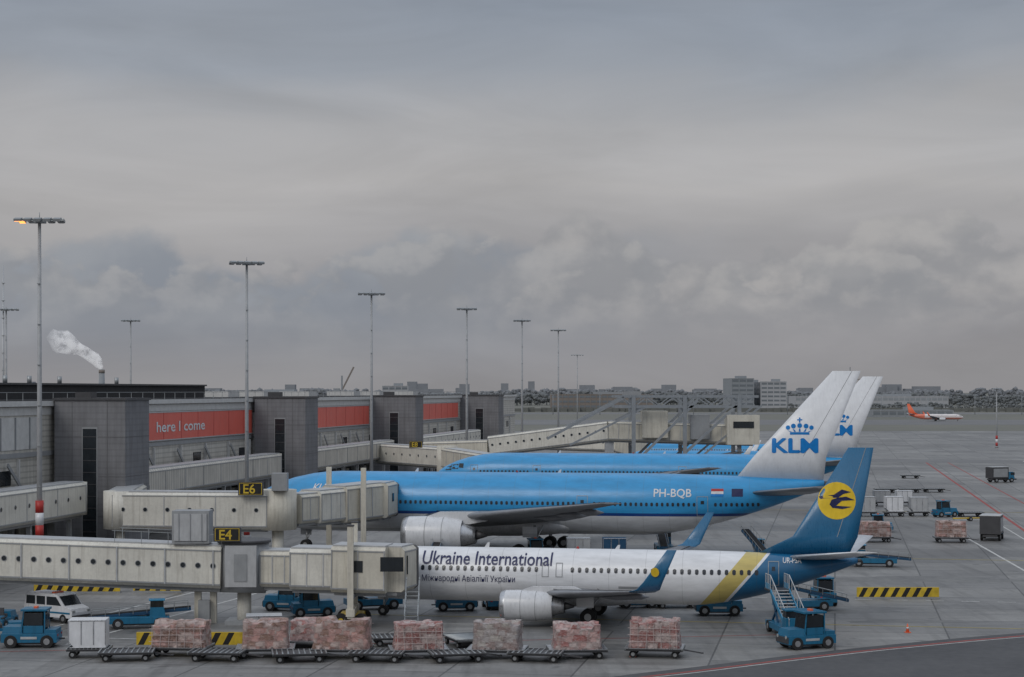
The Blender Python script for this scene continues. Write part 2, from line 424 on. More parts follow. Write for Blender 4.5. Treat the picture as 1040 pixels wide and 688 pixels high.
def fus_mat(name,kind):
    m,nt,bs,oc=newmat(name)
    s=nt.nodes.new('ShaderNodeSeparateXYZ'); nt.links.new(oc,s.inputs[0]); x,y,z=s.outputs
    if kind=='klm' or kind=='klm_small':
        z0=4.35 if kind=='klm' else 3.0
        c=mixc(nt,mn(nt,'GREATER_THAN',z,z0-.30),(.60,.62,.65),(.006,.05,.22))
        c=mixc(nt,mn(nt,'GREATER_THAN',z,z0),c,(.026,.29,.60))
        c=mixc(nt,mn(nt,'LESS_THAN',z,z0-1.9),c,(.42,.44,.47))
    elif kind=='ukr':
        t=mn(nt,'SUBTRACT',x,mn(nt,'MULTIPLY',mn(nt,'SUBTRACT',z,1.3),.86))
        c=mixc(nt,mn(nt,'GREATER_THAN',t,27.2),(.74,.75,.77),(.56,.45,.14))
        c=mixc(nt,mn(nt,'GREATER_THAN',t,28.7),c,(.74,.75,.77))
        c=mixc(nt,mn(nt,'GREATER_THAN',t,28.95),c,(.010,.115,.25))
    elif kind=='orange':
        c=mixc(nt,mn(nt,'GREATER_THAN',x,27),(.72,.68,.67),(.75,.17,.09))
        c=mixc(nt,mn(nt,'LESS_THAN',z,2.6),c,(.70,.28,.21))
    fx=mn(nt,'FRACT',mn(nt,'DIVIDE',x,2.6)); j=mn(nt,'LESS_THAN',fx,.012)
    c=mixc(nt,mn(nt,'MULTIPLY',j,.35),c,(.1,.1,.1))
    n1=noise(nt,vscale(nt,oc,(.35,1,1.6)),1.2,4,.65)
    c=mixc(nt,1.0,c,maprange(nt,n1,.35,.7,1.03,.80),'MULTIPLY')
    nt.links.new(c,bs.inputs['Base Color'])
    nt.links.new(maprange(nt,n1,.3,.7,.26,.42),bs.inputs['Roughness'])
    bs.inputs['Coat Weight'].default_value=.25; bs.inputs['Coat Roughness'].default_value=.15
    return m
m_fk=fus_mat('blue_white_fuselage','klm'); m_fks=fus_mat('blue_white_fuselage_small','klm_small')
m_fu=fus_mat('white_fuselage','ukr'); m_fo=fus_mat('orange_fuselage','orange')
m_finb=M('deep_blue_fin',(.010,.12,.25),.3,var=.12,coat=.3)
m_finw=M('white_fin',(.70,.71,.73),.35,var=.12,coat=.2)
m_nac=M('nacelle_paint',(.62,.63,.65),.32,var=.16,coat=.2)

def art_ukr(b,SZ,finy,patch):
    b.text('Ukraine International',1.26,lambda u,v:SZ(7.15+u*.885,3.98+v,.025),m_navy,.12,.016)
    b.text('Міжнародні Авіалінії України',.62,lambda u,v:SZ(7.2+u*.80,2.78+v,.025),m_navy,.12,.0)
    b.text('UR-PSA',.5,lambda u,v:SZ(33.0+u*.8,4.38+v,.03),m_white,.12,.006)
    cx,cz=36.75,8.75
    def fp(u,v,o): return (cx+u,-finy(cx+u,cz+v,o),cz+v)
    N=28
    for k in range(N):
        a0,a1=2*math.pi*k/N,2*math.pi*(k+1)/N
        for r0,r1 in ((0,.45),(.45,.9),(.9,1.32)):
            p=[fp(r1*math.cos(a0),r1*math.sin(a0),.02),fp(r1*math.cos(a1),r1*math.sin(a1),.02)]
            p+= [fp(0,0,.02)] if r0==0 else [fp(r0*math.cos(a1),r0*math.sin(a1),.02),fp(r0*math.cos(a0),r0*math.sin(a0),.02)]
            b.poly(p,m_yellowart)
    def q(pts):
        b.poly([fp(x,z,.045) for x,z in pts],m_navy)
    q([(-1.25,.30),(-.2,.42),(.1,.22),(-1.15,.14)]); q([(-.2,.42),(.35,.80),(1.0,.62),(.45,.48),(.1,.22)])
    q([(.1,.22),(.65,.30),(1.25,.06),(.35,.0),(-.35,.08)]); q([(-.35,.08),(.35,.0),(-.05,-.35),(-.5,-.25)])
    q([(-.5,-.25),(-.05,-.35),(1.05,-.42),(.4,-.58),(-.3,-.5)])
    for k in range(16):
        a0,a1=2*math.pi*k/16,2*math.pi*(k+1)/16
        c0=(25.65,-17.83,5.25)
        f=lambda a:(c0[0]+.26*math.cos(a),c0[1]-.09*math.sin(a)-.06,c0[2]+.30*math.sin(a))
        b.poly([(c0[0],c0[1]-.06,c0[2]),f(a0),f(a1)],m_yellowart)
    for s in (-1,1): patch(21.5,23.4,2.45,2.62,m_grey,.02,s)
def art_klm(title):
    def art(b,SZ,finy,patch):
        def fp(x,z,o=.03): return (x,-finy(x,z,o),z)
        for k,(ax,az) in enumerate(((0,0),(.16,0),(.08,.06),(.08,-.05))):
            b.text('KLM',1.98,lambda u,v:fp(54.0+ax+u*1.24,10.38+az+v,.03+.004*k),m_klm,.3,.012)
        def q(pts): b.poly([fp(56.9+x,z) for x,z in pts],m_klm)
        q([(-.95,12.15),(.95,12.15),(.95,12.4),(-.95,12.4)])
        for cx_,cz_,r in ((-1.15,12.85,.22),(-.62,13.0,.24),(0,13.05,.24),(.62,13.0,.24),(1.15,12.85,.22)):
            q([(cx_+r*math.cos(2*math.pi*k/12),cz_+r*math.sin(2*math.pi*k/12)) for k in range(12)])
            q([(cx_*.75-.1,12.45),(cx_*.75+.1,12.45),(cx_+.05,cz_-.3),(cx_-.05,cz_-.3)])
        q([(-.07,13.35),(.07,13.35),(.07,13.85),(-.07,13.85)]); q([(-.25,13.56),(-.08,13.56),(-.08,13.68),(-.25,13.68)]); q([(.08,13.56),(.25,13.56),(.25,13.68),(.08,13.68)])
        z=6.05
        if title:
            b.text('PH-BQB',1.1,lambda u,v:SZ(42.6+u*.98,6.0+v,.03),m_white,.15,.012)
            b.text('KLM',.95,lambda u,v:SZ(7.6+u,6.3+v,.03),m_white,.15,.01,.3)
        for k,mm in enumerate((m_klm,m_white,m_red)): patch(48.3,49.5,z+.25*k,z+.25*(k+1),mm,.035)
        patch(50.3,51.4,z,z+.75,m_navy,.035)
    return art

rz10=rad(-10)
W7=[(14.2,1.2,2.0,7.9,.12),(17.2,5.6,2.45,4.9,.11),(23.9,16.9,3.9,1.65,.10)]
WL7=[(23.9,16.9,3.9,1.65,0,1),(24.45,17.35,4.1,1.45,.7,.7),(24.9,17.6,4.6,1.2,1,.2),(26.4,17.95,6.65,.6,1,.1)]
airliner('passenger_jet',38.2,1.95,3.15,m_fu,
  fin=[(31.2,4.95,6.4,.05),(33.7,6.2,4.5,.085),(37.55,12.5,1.75,.09)],
  wing=W7,stab=[(33.4,.4,4.75,4.3,.09),(38.0,7.2,5.75,1.45,.09)],winglet=WL7,
  eng=(13.6,4.5,1.05,4.9,1.5), gear=[(3.9,0,.36,2,1.6),(19.5,2.86,.56,2,2.0)],
  mats=(m_fu,m_finb,m_nac,m_finb,m_finw), winz=3.72, winx=(5.6,31.5),
  doors=[(4.6,.86,2.75,1.8),(16.0,.5,3.2,1.0),(17.0,.5,3.2,1.0),(32.0,.76,2.8,1.7)],
  belly=(12.5,24,1.95,1.75), art=art_ukr, loc=(-13.3,135.5,0), rz=rz10)
kw=dict(fin=[(50.3,7.4,8.9,.07),(52.4,10.0,7.1,.09),(60.1,18.45,2.75,.09)],
  wing=[(18.5,2,3.5,14.5,.12),(25.4,10,4.4,8.2,.11),(41.0,30.2,7.0,1.7,.09)],
  stab=[(51.5,.6,6.3,6.4,.09),(58.6,10.7,7.5,2.3,.09)],
  gear=[(6.2,0,.53,2,2.3),(31,5.5,.66,6,3.2)], winx=(7,53))
d7=[(5.6,1.1,4.1,1.95),(14.6,1.1,4.1,1.95),(35.0,1.1,4.1,1.95),(46.9,1.1,4.1,1.95)]
airliner('widebody_jet',59.3,3.1,5.1,m_fk,eng=(18.9,7.2,1.75,9.6,2.5),mats=(m_fk,m_finw,m_nac,m_wing,m_wing),
  winz=5.25,doors=d7,belly=(17,37,3.2,3.0),art=art_klm(True),loc=(-27.5,191.5,0),rz=rz10,**kw)
airliner('widebody_jet',59.3,2.85,4.85,m_fk,eng=(19.4,6.4,1.55,9.6,2.5),mats=(m_fk,m_finw,m_nac,m_wing,m_wing),
  winz=5.15,doors=d7,belly=(17,37,3.0,2.8),art=art_klm(False),loc=(-11.0,262,0),rz=rz10,**kw)
kn=dict(fin=[(31.2,4.95,6.4,.05),(33.7,6.2,4.5,.085),(37.55,12.3,1.75,.09)],
  wing=W7,stab=[(33.4,.4,4.75,4.3,.09),(38.0,7.2,5.75,1.45,.09)],winglet=WL7,
  eng=(12.9,4.7,1.05,4.9,1.52), gear=[(3.9,0,.36,2,1.6),(19.3,2.86,.56,2,2.0)],winz=3.72, winx=(5.6,31.5),
  doors=[(4.6,.86,2.75,1.8),(32.0,.76,2.8,1.7)],belly=(12.5,24,1.95,1.75))
airliner('narrowbody_jet',38.2,1.95,3.15,m_fks,mats=(m_fks,m_finw,m_nac,m_finw,m_finw),loc=(20,352,0),rz=rz10,**kn)
airliner('narrowbody_jet',38.2,1.95,3.15,m_fks,mats=(m_fks,m_finw,m_nac,m_finw,m_finw),loc=(24,400,0),rz=rz10,**kn)
airliner('orange_white_jet',38.2,1.95,3.15,m_fo,mats=(m_fo,m_orange,m_nac,m_orange,m_finw),loc=(244,990,0),rz=rad(172),scale=.76,**kn)

# ------------------------------------------------------------ pier
PN=Vector((.9875,-.158,0))
def FP(Y,o=0,z=0): return Vector((-74.5+.16*Y,Y,z))+PN*o
prz=-math.atan(.16)
def along(b,Y0,Y1,z0,z1,o0,o1,m):
    a=FP(Y0); c=FP(Y1); mid=(a+c)/2+PN*((o0+o1)/2); L=(c-a).length
    b.box((mid.x,mid.y,(z0+z1)/2),(abs(o1-o0),L,z1-z0),m,rz=prz)
b=B('terminal_pier')
Y0,Y1=118,470
along(b,Y0,Y1,4.4,15.0,-26,0,m_corr)
along(b,Y0,Y1,0,4.4,-24,-2.5,m_base)
along(b,Y0-.5,Y1+.5,15.0,15.5,-26.4,.5,m_fascia)
along(b,Y0,Y1,15.52,15.6,-25.8,.1,m_roof)
along(b,Y0,Y1,14.15,14.9,.003,.12,m_fascia)
along(b,Y0,Y1,10.15,10.6,.003,.18,m_grey)
along(b,Y0,Y1,4.2,4.7,-.4,.35,m_grey)
Y=Y0+2
while Y<Y1:
    p=FP(Y,-1); b.box((p.x,p.y,2.1),(.5,.5,4.2),m_lgrey,rz=prz)
    p=FP(Y,-2.3); b.box((p.x,p.y,2.2),(.3,3.5,2.6),m_glass if int(Y)%3 else m_corrv,rz=prz)
    Y+=6
Y=Y0
while Y<Y1:
    p=FP(Y,.2); b.box((p.x,p.y,15.95),(.05,.05,.8),m_steel); Y+=3.5
along(b,Y0,Y1,16.3,16.35,.16,.22,m_steel)
along(b,Y0,178,10.9,13.95,.003,.10,m_fascia)
Yk=Y0
while Yk<177:
    along(b,Yk,Yk+.18,10.9,13.95,.103,.2,m_grey); Yk+=3.2
along(b,Y0,166,11.2,13.0,.103,.15,m_banner)
for a,c in ((188,246),(254,312),(320,392)):
    along(b,a,c,10.85,13.95,.003,.25,m_banner)
    k=a
    while k<c: along(b,k,k+.08,10.85,13.95,.253,.27,m_red); k+=6
    along(b,a,c,10.72,10.85,.003,.3,m_lgrey); along(b,a,c,13.95,14.1,.003,.3,m_lgrey)
def bt(u,v):
    q=FP(209.5+u*2.05,.29); return (q.x,q.y,11.75+v)
b.text('here I come',1.7,bt,m_white,5,.025)
for a in (140,150,160,170,196,206,216,226,236,262,272,282,292,302):
    p=FP(a,.5,9.6); q=FP(a+6,.5,5.0); b.beam(p,q,.12,.35,m_grey)
for a in range(124,460,9):
    if a%2: along(b,a,a+2.6,7.6,9.0,.003,.1,m_glass)
    along(b,a+4,a+4.2,4.7,10,.003,.3,m_fascia)
along(b,177,242,15.6,17.1,-14,-5,m_roof); along(b,177,242,17.1,17.3,-14.3,-4.7,m_dgrey)
along(b,178,186,17.4,18.0,-12,-8,m_dgrey)
along(b,132,166,15.6,17.3,-16,-8,m_roof)
for a in (258,275,300,330,350,380): along(b,a,a+5,15.6,16.4,-12,-7,m_fascia)
for a in (190,196,204,221):
    p=FP(a,-9); b.cyl((p.x,p.y,17.3),(p.x,p.y,18.1),.25,m_steel)
for a in (134,141,152,171):
    p=FP(a,-6); b.cyl((p.x,p.y,15.6),(p.x,p.y,18.6),.04,m_steel)
b.finish()
def tower(Yc,w,d,h):
    b=B('stair_tower')
    b.box((0,0,h/2),(w,d,h),m_brick)
    b.box((0,0,h+.12),(w+.3,d+.3,.24),m_dgrey)
    b.box((0,-d/2-.02,h*.47),(w*.22,.04,h*.72),m_grey)
    b.box((0,-d/2-.05,h*.47),(w*.19,.06,h*.70),m_glass)
    for k in range(9): b.box((0,-d/2-.09,h*.17+k*h*.075),(w*.19,.04,.08),m_dgrey)
    for k in (1,3): b.box((-w/2+w*k/4,-d/2-.012,h/2),(.05,.02,h-.2),m_mgrey)
    for k in (1,2,3):
        for sx in (-1,1): b.box((sx*w*.31,-d/2-.011,h*k/4+.3),(w*.38,.018,.05),m_mgrey)
        b.box((w/2+.012,0,h*k/4+.3),(.02,d-.1,.05),m_mgrey)
    b.box((w*.3,-d/2-.05,1.1),(1.1,.06,2.2),m_dgrey)
    b.box((-w*.2,-d*.1,h+.5),(1.6,1.6,.6),m_dgrey)
    b.box((-w*.5-.6,0,h*.45),(1.6,d*.55,h*.85),m_fascia)
    p=Vector((-70.2+.16*Yc,Yc,0))
    return b.finish((p.x,p.y,0),prz)
tower(183,7.3,6.6,15.55); tower(248,7.0,6.4,15.5); tower(316,7.5,6.4,15.5); tower(398,8.4,6.5,15.4)

# ------------------------------------------------------------ boarding bridges
def tube(b,p0,p1,w,h,m,port=0,ribs=0,wins=0,roof=m_lgrey,trim=True):
    mt,L=frame(p0,p1)
    c=.22
    prof=[(-w/2+c,-h/2),(w/2-c,-h/2),(w/2,-h/2+c),(w/2,h/2-c),(w/2-c,h/2),(-w/2+c,h/2),(-w/2,h/2-c),(-w/2,-h/2+c)]
    b.loft([[mt@Vector((x,y,z)) for y,z in prof] for x in (0,L)],m,smooth=False)
    if not trim: return mt,L
    b.box((L/2,0,h/2+.06),(L-.1,w*.82,.1),roof,mtx=mt)
    b.box((L/2,0,-h/2-.14),(L-.2,w*.6,.26),m_grey,mtx=mt)
    for sd in (-1,1):
        b.box((L/2,sd*(w/2+.02),h/2-.3),(L,.04,.08),m_grey,mtx=mt)
        b.box((L/2,sd*(w/2+.02),-h/2+.28),(L,.04,.1),m_grey,mtx=mt)
        for k in range(port):
            x=L*(k+.5)/port
            b.cyl(mt@Vector((x,sd*(w/2-.02),.12)),mt@Vector((x,sd*(w/2+.035),.12)),.21,m_grey,seg=16)
            b.cyl(mt@Vector((x,sd*(w/2+.03),.12)),mt@Vector((x,sd*(w/2+.05),.12)),.165,m_glass,seg=16)
        for k in range(ribs+1):
            b.box((.06+(L-.12)*k/max(ribs,1),sd*(w/2+.025),0),(.07,.05,h-.45),m_lgrey if k%3 else m_grey,mtx=mt)
        for k in range(wins):
            x=L*(k+.5)/wins; b.box((x,sd*(w/2+.03),.25),(.7,.05,.8),m_glass,mtx=mt)
    return mt,L
def sign(b,x,y,z,txt,w=1.9,h=1.0):
    b.box((x,y,z),(w,.3,h),m_dgrey); b.box((x,y-.16,z),(w*.9,.03,h*.85),m_yel); b.box((x,y-.18,z),(w*.85,.03,h*.78),m_black)
    b.text(txt,h*.95,lambda u,v:(x-w*.32+u,y-.21,z-h*.33+v),m_yel,5,.015)
b=B('passenger_boarding_bridge')
tube(b,(-46,131.6,4.85),(-20.4,130,4.05),2.7,2.95,m_cream2,port=24)
for k in range(8):
    t=k/7; x=-45+24*t; y=131.5-1.5*t; z=4.82-.76*t
    b.box((x,y-1.37,z),(.10,.06,2.5),m_lgrey)
b.cyl((-19,130,2.35),(-19,130,5.75),1.75,m_grey,seg=24); b.cyl((-19,130,5.75),(-19,130,5.95),1.9,m_dgrey,seg=24)
b.box((-19,128.4,4.2),(2.2,.5,2.9),m_lgrey)
b.box((-19,128.12,4.1),(.9,.05,1.9),m_grey)
b.cyl((-19,130,0),(-19,130,2.4),.5,m_cream2,seg=20); b.box((-19,130,.15),(2.4,2.4,.3),m_grey)
for x in (-22.3,-21.2): b.box((x,130.1,1.3),(.45,.45,2.6),m_cream)
b.box((-21.75,129.5,1.0),(.8,.5,1.4),m_grey)
b.beam((-23.5,130.1,2.45),(-17.5,130.1,2.3),.5,.35,m_grey)
b.box((-22.6,129.6,6.9),(2.6,1.8,2.3),m_grey); b.box((-22.6,128.65,6.9),(2.3,.08,1.9),m_lgrey)
for k in range(3): b.box((-23.4+k*.8,128.6,6.9),(.05,.1,1.9),m_grey)
sign(b,-19.9,128.1,6.45,'E4')
for sy in (128.7,131.3):
    b.beam((-20.2,sy,6.35),(-20.2-8,sy+.4,6.65),.04,.04,m_steel)
    for k in range(5): b.box((-20.4-1.9*k,sy+.09*k,5.95+.07*k),(.04,.04,.9),m_steel)
tube(b,(-17.6,129.85,3.95),(-8.8,128.6,3.9),2.3,2.5,m_cream,ribs=10)
tube(b,(-15.4,129.55,4.0),(-9.4,128.7,3.95),2.75,2.85,m_cream2,ribs=5)
tube(b,(-12.4,129.1,4.05),(-8.6,128.55,4.0),3.15,3.2,m_cream,ribs=2,wins=1)
tube(b,(-8.9,128.0,4.0),(-8.2,130.9,3.95),2.9,3.1,m_cream)
for k in range(4): tube(b,(-8.15+.02*k,130.8+.16*k,3.95),(-8.13+.02*k,130.9+.16*k,3.95),2.9-.1*(k%2),3.1-.12*(k%2),m_mgrey,trim=False)
b.box((-7.32,128.9,4.3),(.08,1.5,1.3),m_glass); b.box((-8.3,126.5,4.5),(1.6,.05,1.0),m_glass)
for y in (127.0,130.4): b.box((-11.2,y,3.9),(.42,.42,6.4),m_cream); b.box((-11.2,y,7.15),(.5,.5,.1),m_dgrey)
b.box((-11.2,128.7,1.1),(.6,4.0,.5),m_cream); b.box((-11.2,128.7,2.2),(.5,3.6,.3),m_grey)
for y in (127.4,130.0):
    b.cyl((-11.9,y,.5),(-10.5,y,.5),.08,m_grey)
    for x in (-11.9,-10.5): b.cyl((x,y-.22,.5),(x,y+.22,.5),.5,m_black,seg=20); b.cyl((x,y-.24,.5),(x,y+.24,.5),.2,m_yel,seg=12)
b.box((-11.2,128.7,.75),(1.6,2.4,.35),m_yel)
for k in range(10): b.box((-6.9,127.5-.28*k,2.5-.25*k),(.9,.26,.05),m_steel)
for x in (-7.35,-6.45):
    b.beam((x,127.6,2.5),(x,124.9,.1),.05,.18,m_steel); b.beam((x,127.6,3.5),(x,124.9,1.1),.05,.05,m_steel)
    for k in range(4): b.box((x,127.4-.8*k,2.9-.72*k),(.04,.04,1.0),m_steel)
b.finish()
b=B('passenger_boarding_bridge')
tube(b,(-38.6,188,5.5),(-36.6,170.6,5.5),2.7,3.1,m_cream)
tube(b,(-36.9,170.2,5.45),(-22.6,170.4,5.35),2.9,3.35,m_cream2,port=7,ribs=3)
b.cyl((-36.4,170.2,3.7),(-36.4,170.2,7.2),1.55,m_cream2,seg=24)
b.cyl((-21.8,170.5,3.6),(-21.8,170.5,7.3),1.75,m_cream,seg=24); b.cyl((-21.8,170.5,0),(-21.8,170.5,3.6),.55,m_cream2,seg=20)
b.cyl((-36.4,170.2,0),(-36.4,170.2,3.7),.4,m_cream2,seg=20); b.box((-30,170.3,1.9),(.5,.5,3.8),m_cream2)
sign(b,-24,168.3,7.5,'E6',2.3,1.25)
b.box((-21.4,169,8.1),(1.4,1.4,1.6),m_grey)
tube(b,(-20.6,171.8,5.4),(-14.2,182.0,5.5),2.3,2.7,m_cream,ribs=10)
tube(b,(-19.2,174.0,5.45),(-14.5,181.5,5.55),2.75,3.05,m_cream2,ribs=6)
tube(b,(-17.2,177.2,5.5),(-14.0,182.3,5.6),3.2,3.45,m_cream,ribs=3)
tube(b,(-13.9,181.5,5.6),(-13.2,185.6,5.6),3.3,3.4,m_cream,wins=1)
for k in range(5): tube(b,(-13.2+.02*k,185.5+.18*k,5.5),(-13.19+.02*k,185.6+.18*k,5.5),3.3-.1*(k%2),3.4-.12*(k%2),m_mgrey,trim=False)
for o in (-2.1,2.1):
    b.box((-16.2+o*.85,178.9-o*.53,4.9),(.5,.5,8.2),m_cream)
b.box((-16.2,178.9,1.1),(4.0,.6,.6),m_cream,rz=rad(-32))
for o in (-1.5,1.5):
    x,y=-16.2+o*.85,178.9-o*.53
    for s_ in (-.7,.7): b.cyl((x+s_*.53-.2,y+s_*.85,.55),(x+s_*.53+.2,y+s_*.85,.55),.55,m_black,seg=20)
b.finish()
def walkway(Ya,Yb,o,zc_,h,port,m=m_cream2):
    b=B('covered_walkway'); a=FP(Ya,o,zc_); c=FP(Yb,o,zc_)
    tube(b,a,c,2.6,h,m,port=port,ribs=int((Yb-Ya)/6))
    y=Ya+3
    while y<Yb:
        p=FP(y,o); b.box((p.x,p.y,(zc_-h/2)/2),(.4,.4,zc_-h/2),m_lgrey,rz=prz); y+=9
    b.cyl((a.x,a.y,zc_-h/2),(a.x,a.y,zc_+h/2),1.3,m,seg=20); b.cyl((c.x,c.y,zc_-h/2),(c.x,c.y,zc_+h/2),1.3,m,seg=20)
    b.finish()
walkway(136,176,4.4,6.2,3.1,14); walkway(192,242,4.2,6.8,2.8,0,m_corrv); walkway(258,308,4.2,6.8,2.8,0,m_corrv); walkway(324,390,4.2,6.8,2.8,20)
b=B('passenger_boarding_bridge')
a=FP(300,5.3,6.3)
tube(b,a,(-10,282,6.2),2.7,3.0,m_cream2,port=8); tube(b,(-10,282,6.2),(-3,268.5,5.6),2.7,3.0,m_cream,ribs=6)
b.cyl((-10,282,0),(-10,282,8),1.6,m_cream,seg=20); b.box((-5,272,3.6),(.6,.6,7.2),m_cream)
sign(b,-14.5,276,8.4,'E8',2.0,1.0)
b.finish()
b=B('over_wing_boarding_bridge')
tube(b,(-3.5,296,7.6),(15.5,292,10.1),2.8,3.0,m_cream2,port=15)
tube(b,(15.5,292,10.1),(38,288,9.6),3.0,3.0,m_cream,ribs=14)
b.box((-3.5,296,4),(1,1,8),m_lgrey); b.box((15.5,292,5),(1.4,1.4,10),m_lgrey)
tube(b,(-14,300,6.6),(-3.5,296,7.0),2.8,3.0,m_cream)
b.box((36,287,10.4),(5,4.5,4.6),m_cream); b.box((36,284.7,11.2),(3.2,.1,1.0),m_glass)
b.box((22.5,290,11.2),(4,4.4,4.2),m_cream); b.box((29.5,289,10.8),(3,4.2,3.8),m_grey)
for y in (286,294):
    for x in (19,27,35.5): b.box((x,y,7.9),(.6,.55,15.8),m_gantry)
    for z in (14.0,15.6): b.beam((16.0,y,z),(38.5,y,z),.3,.4,m_gantry)
    for k in range(10): b.beam((17+2.1*k,y,14.0 if k%2 else 15.6),(19.1+2.1*k,y,15.6 if k%2 else 14.0),.18,.18,m_gantry)
    b.beam((5.5,y,9.0),(17.5,y,15.4),.3,.4,m_gantry); b.beam((17,y,3),(29,y,15.0),.3,.4,m_gantry)
    b.beam((9,y,8),(21,y,14.0),.24,.3,m_gantry); b.beam((24,y,4),(36,y,15.0),.3,.4,m_gantry); b.beam((39,y,14.2),(27,y,4),.24,.3,m_gantry)
for x in (19,27,35.5):
    for z in (14.0,15.6,8): b.beam((x,286,z),(x,294,z),.3,.3,m_gantry)
b.box((19,291,16.1),(3,2,.6),m_grey)
b.finish()
b=B('passenger_boarding_bridge')
tube(b,(2,380,6.2),(22,372,5.8),2.8,3.1,m_cream2,port=10); tube(b,(22,372,5.6),(25,358,5.0),2.8,3.0,m_cream,ribs=6)
b.box((22,372,2.5),(1,1,5),m_lgrey); b.box((2,380,2.5),(1,1,5),m_lgrey)
b.finish()

# ------------------------------------------------------------ floodlight masts
def mast(x,y,h,w=3.6,red=0,glow=False,rz=0):
    b=B('floodlight_mast')
    b.cyl((0,0,0),(0,0,h),.26,m_mast,r2=.13,seg=14); b.cyl((0,0,0),(0,0,.5),.5,m_grey,seg=14)
    for k in range(red): b.cyl((0,0,.5+k*1.0),(0,0,1.5+k*1.0),.34,m_red if k%2==0 else m_white,seg=14)
    for dy in (-.35,.35): b.box((0,dy,h-.1),(w,.1,.12),m_steel)
    b.box((0,0,h-.25),(.9,.9,.25),m_steel)
    for k in range(5):
        xx=-w/2+.3+(w-.6)*k/4
        for dy in (-.62,.62):
            b.box((xx,dy,h-.12),(.58,.62,.2),m_steel,rx=-.25*(1 if dy>0 else -1))
            g=m_lampglow if (glow and k==0) else m_lampglass
            b.box((xx,dy*1.03,h-.25),(.46,.5,.03),g,rx=-.25*(1 if dy>0 else -1))
    for k in range(8): b.box((0,-.22,2+k*(h-4)/8),(.3,.1,.05),m_steel)
    b.cyl((0,0,h),(0,0,h+.5),.03,m_steel,seg=6)
    return b.finish((x,y,0),rz)
mast(-38.7,150,30.6,3.8,7,True); mast(-29.4,203,30.8,3.7,4,False,.3); mast(-20.1,262,30.5,3.8,4,False,.15)
mast(-7.6,308,30.4,3.4,3); mast(2,365,30.6,3.2,3,False,.2); mast(10.7,423,30.6,3.6); mast(26,729,30.8,5)
mast(-76,365,30.6,3.5); mast(-87,315,30.6,4); mast(140,529,17.2,2.6,3)
b=B('radio_mast'); b.cyl((0,0,0),(0,0,38),.25,m_lgrey,r2=.1,seg=10)
for z in range(5,36,3): b.box((0,0,z),(.5,.5,.08),m_steel)
b.finish((-87.5,315,0))

# ------------------------------------------------------------ vehicles
def wheel(b,x,y,r,w=.26):
    b.cyl((x,y-w/2,r),(x,y+w/2,r),r,m_black,seg=20); b.cyl((x,y-w/2-.015,r),(x,y+w/2+.015,r),r*.5,m_hub,seg=12)
def tractor(x,y,rz,col=None,cab=True,scale=1,name='baggage_tractor'):
    col=col or m_blue
    b=B(name)
    b.box((0,0,.55),(3.1,1.5,.5),col); b.box((0,0,.3),(2.7,1.2,.2),m_dgrey)
    b.box((.95,0,.98),(1.15,1.3,.4),col,top=(.9,.9,-.05)); b.box((1.57,0,.55),(.08,1.45,.35),m_dgrey)
    b.box((-1.2,0,.9),(.6,1.4,.25),col)
    b.box((-.35,0,.95),(.6,1.1,.25),m_dgrey); b.box((-.6,0,1.25),(.14,1.0,.55),m_dgrey)
    b.cyl((.3,.3,1.1),(.1,.3,1.4),.03,m_dgrey); b.cyl((.1,.3,1.36),(.08,.3,1.42),.2,m_black)
    if cab:
        for sx in (-.85,.45):
            for sy in (-.62,.62): b.beam((sx,sy,.8),(sx+(-.15 if sx>0 else 0),sy*.95,2.05),.07,.07,col)
        b.box((-.25,0,2.1),(1.45,1.35,.12),col); b.box((-.25,0,2.2),(.2,.4,.12),m_orange)
        b.box((.40,0,1.55),(.04,1.15,.85),m_glass,ry=-.12)
        b.box((-.86,0,1.5),(.04,1.15,.8),m_glass)
        for sy in (-.62,.62): b.box((-.22,sy,1.6),(1.05,.03,.7),m_glass); b.box((-.22,sy,1.02),(1.1,.05,.42),col)
    for sx in (-1.0,1.0):
        for sy in (-.68,.68): wheel(b,sx,sy,.36)
    for sy in (-.5,.5): b.cyl((1.6,sy,.72),(1.63,sy,.72),.1,m_lampglass); b.box((-1.56,sy,.7),(.03,.16,.1),m_red)
    b.box((0,-.765,.56),(.9,.02,.14),m_lgrey); b.box((0,.765,.56),(.9,.02,.14),m_lgrey)
    b.cyl((-1.55,0,.45),(-1.85,0,.45),.05,m_dgrey)
    return b.finish((x,y,0),rz,bevel=.03,scale=scale)
def beltloader(x,y,rz,up=1.6):
    b=B('belt_loader')
    b.box((0,0,.6),(4.2,1.7,.45),m_blue); b.box((0,0,.36),(3.6,1.3,.2),m_dgrey)
    b.box((1.3,-.45,1.15),(1.1,.75,.7),m_blue,top=(.85,.95,-.05)); b.box((1.25,-.45,1.7),(.9,.72,.45),m_glass); b.box((1.25,-.45,1.98),(1.1,.8,.1),m_lblue)
    b.beam((-3.4,.25,.75),(3.6,.25,.75+up),.9,.22,m_dblue); b.beam((-3.4,.25,.89),(3.6,.25,.89+up),.7,.04,m_black)
    for sy in (-.25,.75): b.beam((-3.2,sy,1.25),(3.4,sy,1.25+up),.05,.05,m_steel)
    for k in range(8):
        t=k/7; xx=-3.2+6.6*t; b.box((xx,-.25,1.0+up*t),(.04,.04,.5),m_steel); b.box((xx,.75,1.0+up*t),(.04,.04,.5),m_steel)
    b.beam((.5,.25,.8),(2.2,.25,.75+up*.8),.12,.12,m_steel)
    for sx in (-1.4,1.4):
        for sy in (-.75,.75): wheel(b,sx,sy,.38)
    b.finish((x,y,0),rz,bevel=.02)
